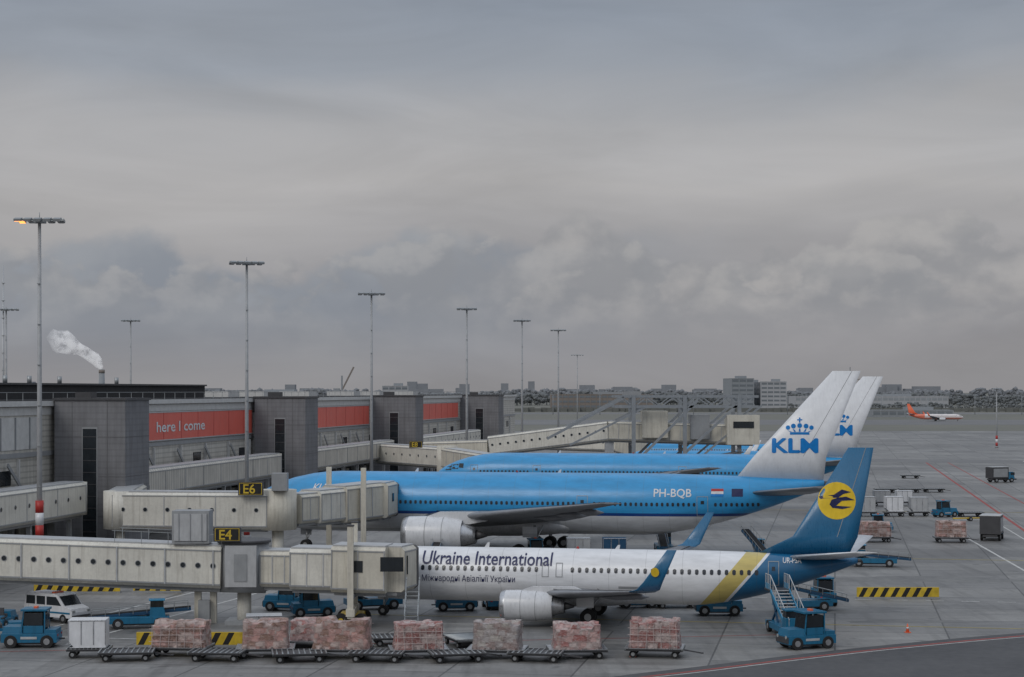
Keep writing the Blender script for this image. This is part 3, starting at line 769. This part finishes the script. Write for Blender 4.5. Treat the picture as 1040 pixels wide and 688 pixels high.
def van(x,y,rz):
    b=B('white_van')
    pr=[(-2.3,.4),(-2.35,1.0),(-2.25,1.95),(-2.1,2.05),(.7,2.05),(1.0,1.95),(1.6,1.25),(2.25,1.05),(2.38,.8),(2.38,.4)]
    b.prism(pr,-.9,.9,m_white)
    for sy in (-.91,.91):
        b.poly([(.85,sy,1.85),(-.1,sy,1.85),(-.1,sy,1.25),(1.35,sy,1.25)],m_glass)
        b.poly([(-.25,sy,1.85),(-1.1,sy,1.85),(-1.1,sy,1.25),(-.25,sy,1.25)],m_glass)
        b.poly([(-1.25,sy,1.85),(-2.1,sy,1.85),(-2.15,sy,1.25),(-1.25,sy,1.25)],m_glass)
        b.box((0,sy*1.004,.75),(4.4,.02,.12),m_blue)
        b.box((0,sy*1.005,1.1),(.2,.03,.04),m_dgrey)
    b.poly([(1.06,-.8,1.9),(1.06,.8,1.9),(1.61,.8,1.27),(1.61,-.8,1.27)],m_glass)
    b.box((-2.33,0,1.5),(.06,1.4,.6),m_glass,ry=-.1); b.box((2.4,0,.5),(.1,1.75,.22),m_dgrey); b.box((-2.38,0,.5),(.1,1.75,.2),m_dgrey)
    for sy in (-.72,.72): b.box((2.37,sy,.88),(.08,.28,.16),m_lampglass); b.box((-2.36,sy,1.15),(.05,.14,.4),m_red)
    b.box((.1,0,2.1),(.25,.9,.1),m_orange)
    for sx in (-1.45,1.5):
        for sy in (-.8,.8): wheel(b,sx,sy,.33,.22)
    b.finish((x,y,0),rz,bevel=.04)
def stairs_truck(x,y,rz,H=2.75):
    b=B('mobile_passenger_stairs')
    b.box((-.6,0,.55),(4.6,1.9,.4),m_blue); b.box((1.9,0,1.0),(1.1,1.8,.9),m_blue,top=(.8,.95,.05)); b.box((1.75,0,1.65),(.9,1.6,.5),m_glass); b.box((1.7,0,1.95),(1.1,1.75,.1),m_blue)
    n=14
    for k in range(n):
        t=k/(n-1); b.box((2.3-4.9*t,0,.4+(H-.4)*t),(.36,1.2,.05),m_lgrey)
    for sy in (-.66,.66):
        b.beam((2.5,sy,.3),(-2.6,sy,H),.07,.3,m_lblue); b.beam((2.5,sy,1.35),(-2.6,sy,H+1.05),.06,.06,m_lgrey)
        b.beam((-2.6,sy,H+1.05),(-4.0,sy,H+1.05),.06,.06,m_lgrey)
        for k in range(8):
            t=k/7; b.box((2.4-5*t,sy,.85+(H-.35)*t),(.05,.05,1.05),m_lgrey)
        for k in range(4): b.box((-2.7-.42*k,sy,H+.5),(.05,.05,1.0),m_lgrey)
        b.box((-3.3,sy,H+.25),(1.4,.03,.4),m_lblue)
    b.box((-3.3,0,H),(1.5,1.5,.12),m_dgrey)
    for sy in (-.5,.5): b.beam((-1.0,sy,.6),(-3.0,sy,H-.1),.12,.14,m_dblue); b.beam((-2.8,sy,.6),(-1.2,sy,H-.9),.12,.14,m_dblue)
    for sx in (-2.2,1.5):
        for sy in (-.85,.85): wheel(b,sx,sy,.4)
    b.finish((x,y,0),rz,bevel=.015)
def wrap_mat(name,c1,c2,c3,film):
    m,nt,bs,oc=newmat(name)
    vo=nt.nodes.new('ShaderNodeTexVoronoi'); vo.inputs['Scale'].default_value=3.0; vo.distance='CHEBYCHEV'; nt.links.new(vscale(nt,oc,(.7,.8,1)),vo.inputs['Vector'])
    sp=nt.nodes.new('ShaderNodeSeparateColor'); nt.links.new(vo.outputs['Color'],sp.inputs[0])
    c=mixc(nt,mn(nt,'GREATER_THAN',sp.outputs[0],.5),c1,c2); c=mixc(nt,mn(nt,'GREATER_THAN',sp.outputs[1],.76),c,c3)
    c=mixc(nt,maprange(nt,vo.outputs['Distance'],.3,.5,0,.45),c,(.16,.09,.08))
    n=noise(nt,vscale(nt,oc,(1,1,2.2)),3,6,.75,1.8); n2=noise(nt,oc,9,4,.7,1)
    c=mixc(nt,maprange(nt,n,.42,.68,0,.6),c,film)
    c=mixc(nt,maprange(nt,n2,.55,.75,0,.5),c,(.26,.16,.15))
    nt.links.new(c,bs.inputs['Base Color']); bs.inputs['Roughness'].default_value=.33
    b=nt.nodes.new('ShaderNodeBump'); b.inputs['Strength'].default_value=1; b.inputs['Distance'].default_value=.15
    nt.links.new(n,b.inputs['Height']); nt.links.new(b.outputs[0],bs.inputs['Normal'])
    return m
wm=[wrap_mat('wrapped_cargo_pink',(.56,.31,.27),(.58,.46,.42),(.30,.17,.12),(.64,.50,.47)),
    wrap_mat('wrapped_cargo_pale',(.60,.38,.35),(.55,.45,.42),(.42,.13,.11),(.66,.56,.55)),
    wrap_mat('wrapped_cargo_grey',(.46,.42,.41),(.36,.27,.25),(.5,.46,.42),(.60,.56,.55))]
m_net=M('cargo_net',(.5,.42,.40),.8)
def dolly_parts(b,l=3.3,w=2.3):
    b.box((0,0,.5),(l,w,.09),m_dgrey)
    for sx in (-l/2+.04,l/2-.04): b.box((sx,0,.56),(.08,w,.16),m_steel)
    for sy in (-w/2+.04,w/2-.04): b.box((0,sy,.52),(l,.08,.14),m_dgrey)
    for k in range(9): b.cyl((-l/2+.3+k*(l-.6)/8,-w/2+.1,.56),(-l/2+.3+k*(l-.6)/8,w/2-.1,.56),.05,m_steel,seg=8)
    for sx in (-l*.36,l*.36):
        b.box((sx,0,.33),(.12,w*.75,.12),m_dgrey)
        for sy in (-w*.38,w*.38): wheel(b,sx,sy,.23,.16)
    b.beam((l/2,0,.42),(l/2+1.1,0,.25),.08,.08,m_dgrey); b.cyl((l/2+1.1,0,.22),(l/2+1.1,0,.3),.1,m_dgrey)
def cargo(x,y,rz,h=1.6,l=3.3,w=2.3,kind=0):
    b=B('cargo_pallet_dolly'); dolly_parts(b,3.6,2.4)
    m=wm[kind]; nx,ny,nz=16,10,8
    rn=random.Random(int((x+50)*100)); hh=[[h*(1-.24*rn.random()*(1 if rn.random()>.45 else 0)) for _ in range(4)] for _ in range(6)]
    def P(i,j,k):
        u,v,t=i/nx-.5,j/ny-.5,k/nz
        s=1-.05*t-.03*math.sin(3.1*t)
        top=hh[min(5,int(i/nx*6))][min(3,int(j/ny*4))]
        z=.63+t*top+(rn.uniform(-.02,.02) if k else 0)
        ex=1-.07*(abs(v)*2)**6; ey=1-.07*(abs(u)*2)**6
        return Vector((u*l*s*ex+rn.uniform(-.04,.04),v*w*s*ey+rn.uniform(-.04,.04),z))
    vs={}
    for i in range(nx+1):
        for j in range(ny+1):
            for k in range(nz+1):
                if i in(0,nx) or j in(0,ny) or k in(0,nz): vs[i,j,k]=b.bm.verts.new(P(i,j,k))
    mi=b.mi(m)
    def q(*ks):
        f=b.bm.faces.new([vs[k] for k in ks]); f.material_index=mi; f.smooth=rn.random()>.5
    for i in range(nx):
        for j in range(ny):
            q((i,j,nz),(i+1,j,nz),(i+1,j+1,nz),(i,j+1,nz)); q((i,j,0),(i,j+1,0),(i+1,j+1,0),(i+1,j,0))
        for k in range(nz):
            q((i,0,k),(i+1,0,k),(i+1,0,k+1),(i,0,k+1)); q((i,ny,k),(i,ny,k+1),(i+1,ny,k+1),(i+1,ny,k))
    for j in range(ny):
        for k in range(nz):
            q((0,j,k),(0,j,k+1),(0,j+1,k+1),(0,j+1,k)); q((nx,j,k),(nx,j+1,k),(nx,j+1,k+1),(nx,j,k+1))
    b.box((0,0,.612),(3.45,2.4,.03),m_alu)
    for k in range(7):
        xx=-l*.45+k*l*.15
        b.beam((xx,-w/2-.05,.62),(xx+rn.uniform(-.12,.12),-w*.47-.05,.6+h*.9),.02,.03,m_net)
    for t in (.25,.5,.75): b.beam((-l/2,-w/2-.04+.02*t,.6+h*t),(l/2,-w/2-.04+.02*t,.6+h*t+rn.uniform(-.08,.08)),.02,.03,m_net)
    b.finish((x,y,0),rz)
def uld(x,y,rz,col=m_white,h=1.6,name='cargo_container_dolly'):
    b=B(name); dolly_parts(b,2.6,1.8)
    b.prism([(-.8,.62),(1.1,.62),(1.1,.62+h),(-1.2,.62+h),(-1.2,1.1)],-.75,.75,col)
    for xx in (-1.17,-.4,.35,1.07): b.box((xx,-.77,.62+h*.55),(.06,.04,h*.85),m_alu)
    for z in (.66,.62+h-.04): b.box((0,-.77,z),(2.2,.04,.07),m_alu)
    b.finish((x,y,0),rz,bevel=.02)
def empty_dolly(x,y,rz):
    b=B('baggage_dolly'); dolly_parts(b); b.finish((x,y,0),rz)
uld(-26.2,113.6,rad(4),m_white,1.75)
xs_=[(-20.6,114.3,1.55,0),(-15.3,113.8,1.65,0),(-10.5,113.5,1.8,0),(-5.8,113.4,1.55,1),(-.9,113.3,1.65,2),(4.0,113.4,1.5,1),(8.9,113.9,1.7,1)]
for i,(x,y,h,k) in enumerate(xs_): cargo(x,y,rad((-6,5,-3,8,-7,4,-9)[i]+(180 if i%3 else 0)),h,l=(3.5,2.9,3.6,3.1,3.0,3.0,3.2)[i],kind=k)
for x,y,a in ((-23.6,112.3,6),(-18,112.2,-5),(-13,111.8,9),(-8.2,111.9,-6),(-3.4,111.8,12),(1.5,112,-10)): empty_dolly(x,y,rad(a))
uld(-16.0,118.6,rad(8),m_lgrey,1.4); empty_dolly(-12,119.5,rad(80)); empty_dolly(-7.5,119,rad(10)); empty_dolly(-3,118.5,rad(-70))
cargo(-13.2,117.6,rad(85),1.2,l=2.4,w=1.8,kind=1)
tractor(18.9,117.6,rad(200),scale=1.1); tractor(-31,118.2,rad(182),scale=1.15)
tractor(-33.8,121.5,rad(20),cab=False); beltloader(-26.0,127.5,rad(12),.5)
van(-32.6,131.2,rad(-32)); tractor(-35.5,127,rad(85),cab=False)
tractor(-14.6,134.0,rad(15)); beltloader(-10.5,138.5,rad(200),.9); tractor(-17.0,137.6,rad(170)); tractor(-4.2,137.5,rad(5)); tractor(-1.3,139,rad(100),cab=False)
tractor(15.2,134.8,rad(180),scale=1.1); beltloader(21.8,137.4,rad(190),1.6); tractor(24.0,141.5,rad(95))
tractor(9.5,139.5,rad(10),cab=False); empty_dolly(12.5,139.6,rad(5))
stairs_truck(18.7,123.4,rad(-84))
beltloader(15.5,187,rad(90),2.0); tractor(2.5,178,rad(10)); uld(6.5,178.2,rad(2),m_lgrey); uld(10,178,rad(0),m_dblue)
tractor(-14,168,rad(180)); beltloader(-7,176,rad(85),1.8); tractor(-26,163,rad(5)); tractor(-30,158,rad(60),cab=False); van(-24,156,rad(170))
beltloader(24,178,rad(100),1.9); cargo(-33,160,rad(4),1.6,kind=2); cargo(-29,167,rad(94),1.6,kind=1)
for x,y in ((-5,150),(-1,150.6),(3,151)): empty_dolly(x,y,rad(-8))
uld(46.5,240.5,rad(2),m_lgrey,2.0); uld(50.2,240.7,rad(2),m_white,2.0); uld(53.5,241,0,m_lgrey,1.9); tractor(56.6,239.5,rad(20)); empty_dolly(60,240,0)
cargo(39.6,200,rad(5),1.6,kind=0); cargo(35.6,201,rad(5),1.4,kind=1); cargo(47.8,199.6,rad(-6),1.7,kind=0)
tractor(31.5,176,rad(100)); beltloader(34,172,rad(170),.6); tractor(49.5,262,rad(5)); uld(53,262.4,0,m_lgrey); uld(56.2,262.6,0,m_white); tractor(43,214,rad(-10),scale=.95)
def box_truck(x,y,rz):
    b=B('catering_truck')
    b.box((-.7,0,1.75),(3.4,2.2,2.0),m_dgrey); b.box((-.7,0,2.78),(3.45,2.25,.08),m_lgrey); b.box((-.7,-1.12,1.75),(3.0,.03,1.5),m_grey)
    b.box((1.7,0,1.25),(1.3,2.1,1.3),m_blue,top=(.75,.95,-.1)); b.box((1.9,0,1.55),(.85,2.05,.5),m_glass); b.box((.3,0,.55),(5.2,1.6,.25),m_dgrey)
    for sx in (-1.5,1.7):
        for sy in (-.95,.95): wheel(b,sx,sy,.42)
    b.finish((x,y,0),rz,bevel=.03)
box_truck(53.2,203,rad(70)); box_truck(88,330,rad(20)); empty_dolly(60.5,297,0); empty_dolly(64.5,297.4,0); empty_dolly(68.5,297.8,0)
empty_dolly(75,345,0)
b=B('tow_bar'); b.cyl((-2.3,0,.35),(2.3,0,.35),.08,m_yel); wheel(b,0,-.3,.25,.12); wheel(b,0,.3,.25,.12); b.box((2.4,0,.35),(.4,.6,.12),m_red); b.finish((58,232,0),.2)

# ------------------------------------------------------------ striped barriers
def barrier(x0,x1,y,h=.85):
    L=x1-x0; b=B('striped_barrier')
    b.box((L/2,0,h/2+.08),(L,.25,h-.1),m_yel); b.box((L/2,0,.06),(L+.1,.6,.12),m_grey)
    x=.1
    while x<L-.75:
        b.poly([(x,-.129,.14),(x+.38,-.129,.14),(x+.38+.4,-.129,h+.01),(x+.4,-.129,h+.01)],m_black)
        x+=.85
    b.finish((x0,y,0),0)
barrier(27.4,33.9,145.5); barrier(-24.2,-22.9,118.1,.9); barrier(-19.6,-17.2,118.1,.9); barrier(-22.7,-19.8,118.3,.9); barrier(-39,-32,149.5,.9); barrier(-31,-27,150,.9); barrier(-9,-3,152,.9)
for x,y in ((7.5,113.6),(-1.5,128),(27,125),(12.5,149.5),(9,156),(5,156)):
    b=B('traffic_cone'); b.box((0,0,.02),(.4,.4,.04),m_orange); b.cyl((0,0,.04),(0,0,.6),.13,m_orange,r2=.03,seg=12); b.cyl((0,0,.26),(0,0,.38),.1,m_white,r2=.078,seg=12); b.finish((x,y,0))

# ------------------------------------------------------------ distant things (aerial haze painted into their base colours)
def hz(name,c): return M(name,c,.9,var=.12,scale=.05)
h_tree=hz('distant_tree_haze',(.14,.15,.155)); h_tree2=hz('distant_hedge_haze',(.15,.155,.145)); h_treef=hz('far_tree_haze',(.19,.20,.215))
h_b1=hz('distant_concrete_haze',(.28,.30,.32)); h_b2=hz('distant_glass_haze',(.17,.19,.21)); h_b3=hz('distant_white_haze',(.40,.41,.43)); h_far=hz('far_skyline_haze',(.24,.255,.28)); h_brown=hz('distant_brick_haze',(.23,.20,.18))
def treeline(name,Yc,x0,x1,hmin,hmax,n,m,dy=40,rs=1):
    b=B(name)
    base=bmesh.new(); bmesh.ops.create_icosphere(base,subdivisions=1,radius=1)
    bv=[v.co.copy() for v in base.verts]; bf=[[v.index for v in f.verts] for f in base.faces]; base.free()
    i=b.mi(m)
    for _ in range(n):
        x=random.uniform(x0,x1); h=random.uniform(hmin,hmax)*(.85+.2*math.sin(x*.013)*math.sin(x*.0041+2)); y=Yc+random.uniform(-dy,dy)
        for kk in range(4):
            cx=x+random.uniform(-5,5); cz=h*random.uniform(.25,.85); r=h*random.uniform(.12,.26)*rs
            vs=[b.bm.verts.new((cx+v.x*r*random.uniform(.7,1.6),y+v.y*r,cz+v.z*r*random.uniform(.5,1.1))) for v in bv]
            for f in bf:
                g=b.bm.faces.new([vs[k] for k in f]); g.material_index=i
        b.box((x,y,h*.25),(.8,.8,h*.5),m)
    b.finish()
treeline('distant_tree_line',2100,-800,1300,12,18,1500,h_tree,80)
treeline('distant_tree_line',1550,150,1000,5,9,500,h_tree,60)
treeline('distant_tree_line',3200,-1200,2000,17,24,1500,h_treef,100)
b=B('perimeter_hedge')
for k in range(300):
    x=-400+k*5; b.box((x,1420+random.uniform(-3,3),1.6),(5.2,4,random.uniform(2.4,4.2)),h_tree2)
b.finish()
def office(name,x,y,w,d,h,m,floors,rz=0,mw=h_b2,roof=True):
    b=B(name); b.box((0,0,h/2),(w,d,h),m)
    fh=h/floors
    for k in range(floors): b.box((0,0,fh*(k+.58)),(w+.3,d+.3,fh*.42),mw)
    n=int(w/5)
    for k in range(n+1): b.box((-w/2+w*k/n,0,h/2),(.7,d+.5,h*.99),m)
    if roof: b.box((w*.1,0,h+1.2),(w*.35,d*.5,2.4),h_b1); b.box((0,0,h+.2),(w+.6,d+.6,.5),m)
    b.finish((x,y,0),rz)
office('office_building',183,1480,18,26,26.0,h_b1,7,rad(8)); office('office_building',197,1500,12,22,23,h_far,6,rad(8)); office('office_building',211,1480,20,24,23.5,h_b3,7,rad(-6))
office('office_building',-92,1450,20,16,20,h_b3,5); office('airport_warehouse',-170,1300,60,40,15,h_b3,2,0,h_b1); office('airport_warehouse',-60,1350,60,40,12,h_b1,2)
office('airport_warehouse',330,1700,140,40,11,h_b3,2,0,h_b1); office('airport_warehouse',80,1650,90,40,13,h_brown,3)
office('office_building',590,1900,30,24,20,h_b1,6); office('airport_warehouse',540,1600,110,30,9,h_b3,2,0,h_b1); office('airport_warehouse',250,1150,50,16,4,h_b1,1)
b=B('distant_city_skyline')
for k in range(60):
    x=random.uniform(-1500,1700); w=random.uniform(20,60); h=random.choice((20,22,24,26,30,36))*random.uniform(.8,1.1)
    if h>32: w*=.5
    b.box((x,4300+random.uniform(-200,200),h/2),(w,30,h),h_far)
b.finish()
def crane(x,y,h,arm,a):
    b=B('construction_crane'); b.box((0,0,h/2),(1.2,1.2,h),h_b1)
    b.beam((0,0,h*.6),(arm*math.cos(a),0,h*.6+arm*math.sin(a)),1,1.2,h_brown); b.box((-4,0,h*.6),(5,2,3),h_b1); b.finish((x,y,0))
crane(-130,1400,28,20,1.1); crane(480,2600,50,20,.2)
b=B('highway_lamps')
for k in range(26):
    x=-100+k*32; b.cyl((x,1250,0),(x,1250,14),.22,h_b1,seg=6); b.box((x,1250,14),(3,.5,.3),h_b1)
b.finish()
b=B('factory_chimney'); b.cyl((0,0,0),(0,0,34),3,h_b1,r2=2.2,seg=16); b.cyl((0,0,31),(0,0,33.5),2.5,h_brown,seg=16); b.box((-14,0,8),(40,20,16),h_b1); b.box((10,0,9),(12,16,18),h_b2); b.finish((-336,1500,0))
m=bpy.data.materials.new('steam_volume'); m.use_nodes=True; nt=m.node_tree; nt.nodes.clear()
out=nt.nodes.new('ShaderNodeOutputMaterial'); pv=nt.nodes.new('ShaderNodeVolumePrincipled'); tc=nt.nodes.new('ShaderNodeTexCoord')
pv.inputs['Color'].default_value=(.97,.97,.98,1)
oc=tc.outputs['Object']; sx=nt.nodes.new('ShaderNodeSeparateXYZ'); nt.links.new(oc,sx.inputs[0])
n=noise(nt,oc,.16,4,.6,.3)
fall=maprange(nt,sx.outputs[0],-44,-2,.035,.32)
dn=mn(nt,'MULTIPLY',maprange(nt,n,.44,.56,0,1,True),fall); nt.links.new(dn,pv.inputs['Density'])
pv.inputs['Emission Color'].default_value=(.96,.97,1,1); nt.links.new(mn(nt,'MULTIPLY',dn,.27),pv.inputs['Emission Strength'])  # added self-glow stands in for daylight scattered inside the steam
nt.links.new(pv.outputs[0],out.inputs['Volume'])
b=B('steam_plume'); rg=[]
rq=random.Random(5)
for k in range(16):
    t=k/15; cx=-42*t**1.1+2.5*math.sin(6*t); cz=34+29*t**.8; r=(2.4+8*t-6*max(0,t-.7)*2)*(1+.22*math.sin(11*t))
    rg.append([(cx+r*.55*math.cos(a)*rq.uniform(.8,1.2),r*math.sin(a),cz+r*math.cos(a)*.9*rq.uniform(.8,1.2)) for a in [2*math.pi*j/14 for j in range(14)]])
b.loft(rg,m); b.finish((-336,1500,0))

# ------------------------------------------------------------ world
w=bpy.data.worlds.new('World'); scene.world=w; w.use_nodes=True; nt=w.node_tree; nt.nodes.clear()
out=nt.nodes.new('ShaderNodeOutputWorld'); bg1=nt.nodes.new('ShaderNodeBackground'); bg2=nt.nodes.new('ShaderNodeBackground'); mx=nt.nodes.new('ShaderNodeMixShader')
sky=nt.nodes.new('ShaderNodeTexSky'); sky.sky_type='NISHITA'; sky.sun_disc=False; sky.air_density=1.5; sky.dust_density=4
nt.links.new(sky.outputs[0],bg1.inputs[0]); bg1.inputs[1].default_value=.06
tc=nt.nodes.new('ShaderNodeTexCoord'); d=tc.outputs['Generated']
sp=nt.nodes.new('ShaderNodeSeparateXYZ'); nt.links.new(d,sp.inputs[0]); dx,dy,dz=sp.outputs
n_big=noise(nt,vscale(nt,d,(2.6,2.6,9)),1.0,4,.5,.3)
n_str=noise(nt,vscale(nt,d,(4,4,20)),1.3,5,.55,.6)
zz=mn(nt,'ADD',dz,mn(nt,'MULTIPLY',mn(nt,'SUBTRACT',n_big,.5),.12))
cr=nt.nodes.new('ShaderNodeValToRGB'); nt.links.new(mn(nt,'MULTIPLY',zz,3.3333),cr.inputs[0]); e=cr.color_ramp
stops=[(0,(.295,.29,.30)),(.10,(.305,.30,.315)),(.22,(.35,.345,.36)),(.36,(.44,.43,.435)),(.48,(.41,.41,.425)),(.60,(.315,.34,.385)),(.74,(.265,.30,.36)),(1,(.33,.36,.41))]
e.elements[0].position=0; e.elements[0].color=(*stops[0][1],1); e.elements[1].position=1; e.elements[1].color=(*stops[-1][1],1)
for p,c in stops[1:-1]:
    q=e.elements.new(p); q.color=(*c,1)
col=mixc(nt,1.0,cr.outputs[0],maprange(nt,n_str,.3,.7,.90,1.10),'MULTIPLY')
def cum(col,sc,off,zs,cd,cl,width,strength,az=None,low=(.0,.045),lit_r=(-.06,.13)):
    v=vscale(nt,d,(sc,sc,sc*1.35),off)
    v2=vscale(nt,d,(sc,sc,sc*1.35),(off[0]-.10,off[1],off[2]+.24))
    a=noise(nt,v,1.0,7,.52,.1); b2=noise(nt,v2,1.0,5,.5,.1)
    (z0,t0),(z1,t1)=zs
    th=mn(nt,'ADD',mn(nt,'MULTIPLY',mn(nt,'SUBTRACT',dz,z0),(t1-t0)/(z1-z0)),t0)
    den=maprange(nt,mn(nt,'SUBTRACT',a,th),0,width,0,1,True)
    lit=maprange(nt,mn(nt,'SUBTRACT',a,b2),lit_r[0],lit_r[1],0,1,True)
    cc=mixc(nt,lit,cd,cl)
    f=maprange(nt,dz,low[0],low[1],0,1,True)
    f=mn(nt,'MULTIPLY',f,strength)
    if az: f=mn(nt,'MULTIPLY',f,maprange(nt,dx,az[0],az[1],0,1,True))
    return mixc(nt,mn(nt,'MULTIPLY',den,f),col,cc)
col=cum(col,8,(5.3,1.4,2.2),((.055,.30),(.092,.60)),(.23,.26,.31),(.30,.325,.365),.10,.8,(.16,-.06),(.0,.05))
col=cum(col,13,(7.4,2.2,.3),((.06,.36),(.105,.62)),(.285,.29,.31),(.43,.42,.42),.06,.75,(-.10,.05),(.02,.06))
col=cum(col,21,(1.7,5.2,4.3),((.05,.42),(.095,.66)),(.27,.28,.305),(.40,.395,.40),.06,.6,None,(.02,.06))
zen=maprange(nt,dz,.22,.9,1,2.2)
col=mixc(nt,1.0,col,zen,'MULTIPLY')
nt.links.new(col,bg2.inputs[0]); bg2.inputs[1].default_value=1.0
mx.inputs[0].default_value=.92; nt.links.new(bg1.outputs[0],mx.inputs[1]); nt.links.new(bg2.outputs[0],mx.inputs[2]); nt.links.new(mx.outputs[0],out.inputs[0])

sl=bpy.data.lights.new('sun','SUN'); sl.energy=.85; sl.angle=rad(28); sl.color=(1,.96,.9)
so=bpy.data.objects.new('sun',sl); scene.collection.objects.link(so)
sd=Vector((-.45,-.65,.62)).normalized()
so.rotation_euler=sd.to_track_quat('Z','Y').to_euler(); so.location=(0,0,80)
sky.sun_elevation=math.asin(sd.z); sky.sun_rotation=math.atan2(sd.x,sd.y)

# ------------------------------------------------------------ camera
cd=bpy.data.cameras.new('camera'); co=bpy.data.objects.new('camera',cd); scene.collection.objects.link(co)
co.location=(0,0,16.5); co.rotation_euler=(rad(90),0,0)
cd.sensor_width=36; cd.lens=36*1860/1040; cd.shift_y=53/1040; cd.clip_start=1; cd.clip_end=20000
scene.camera=co
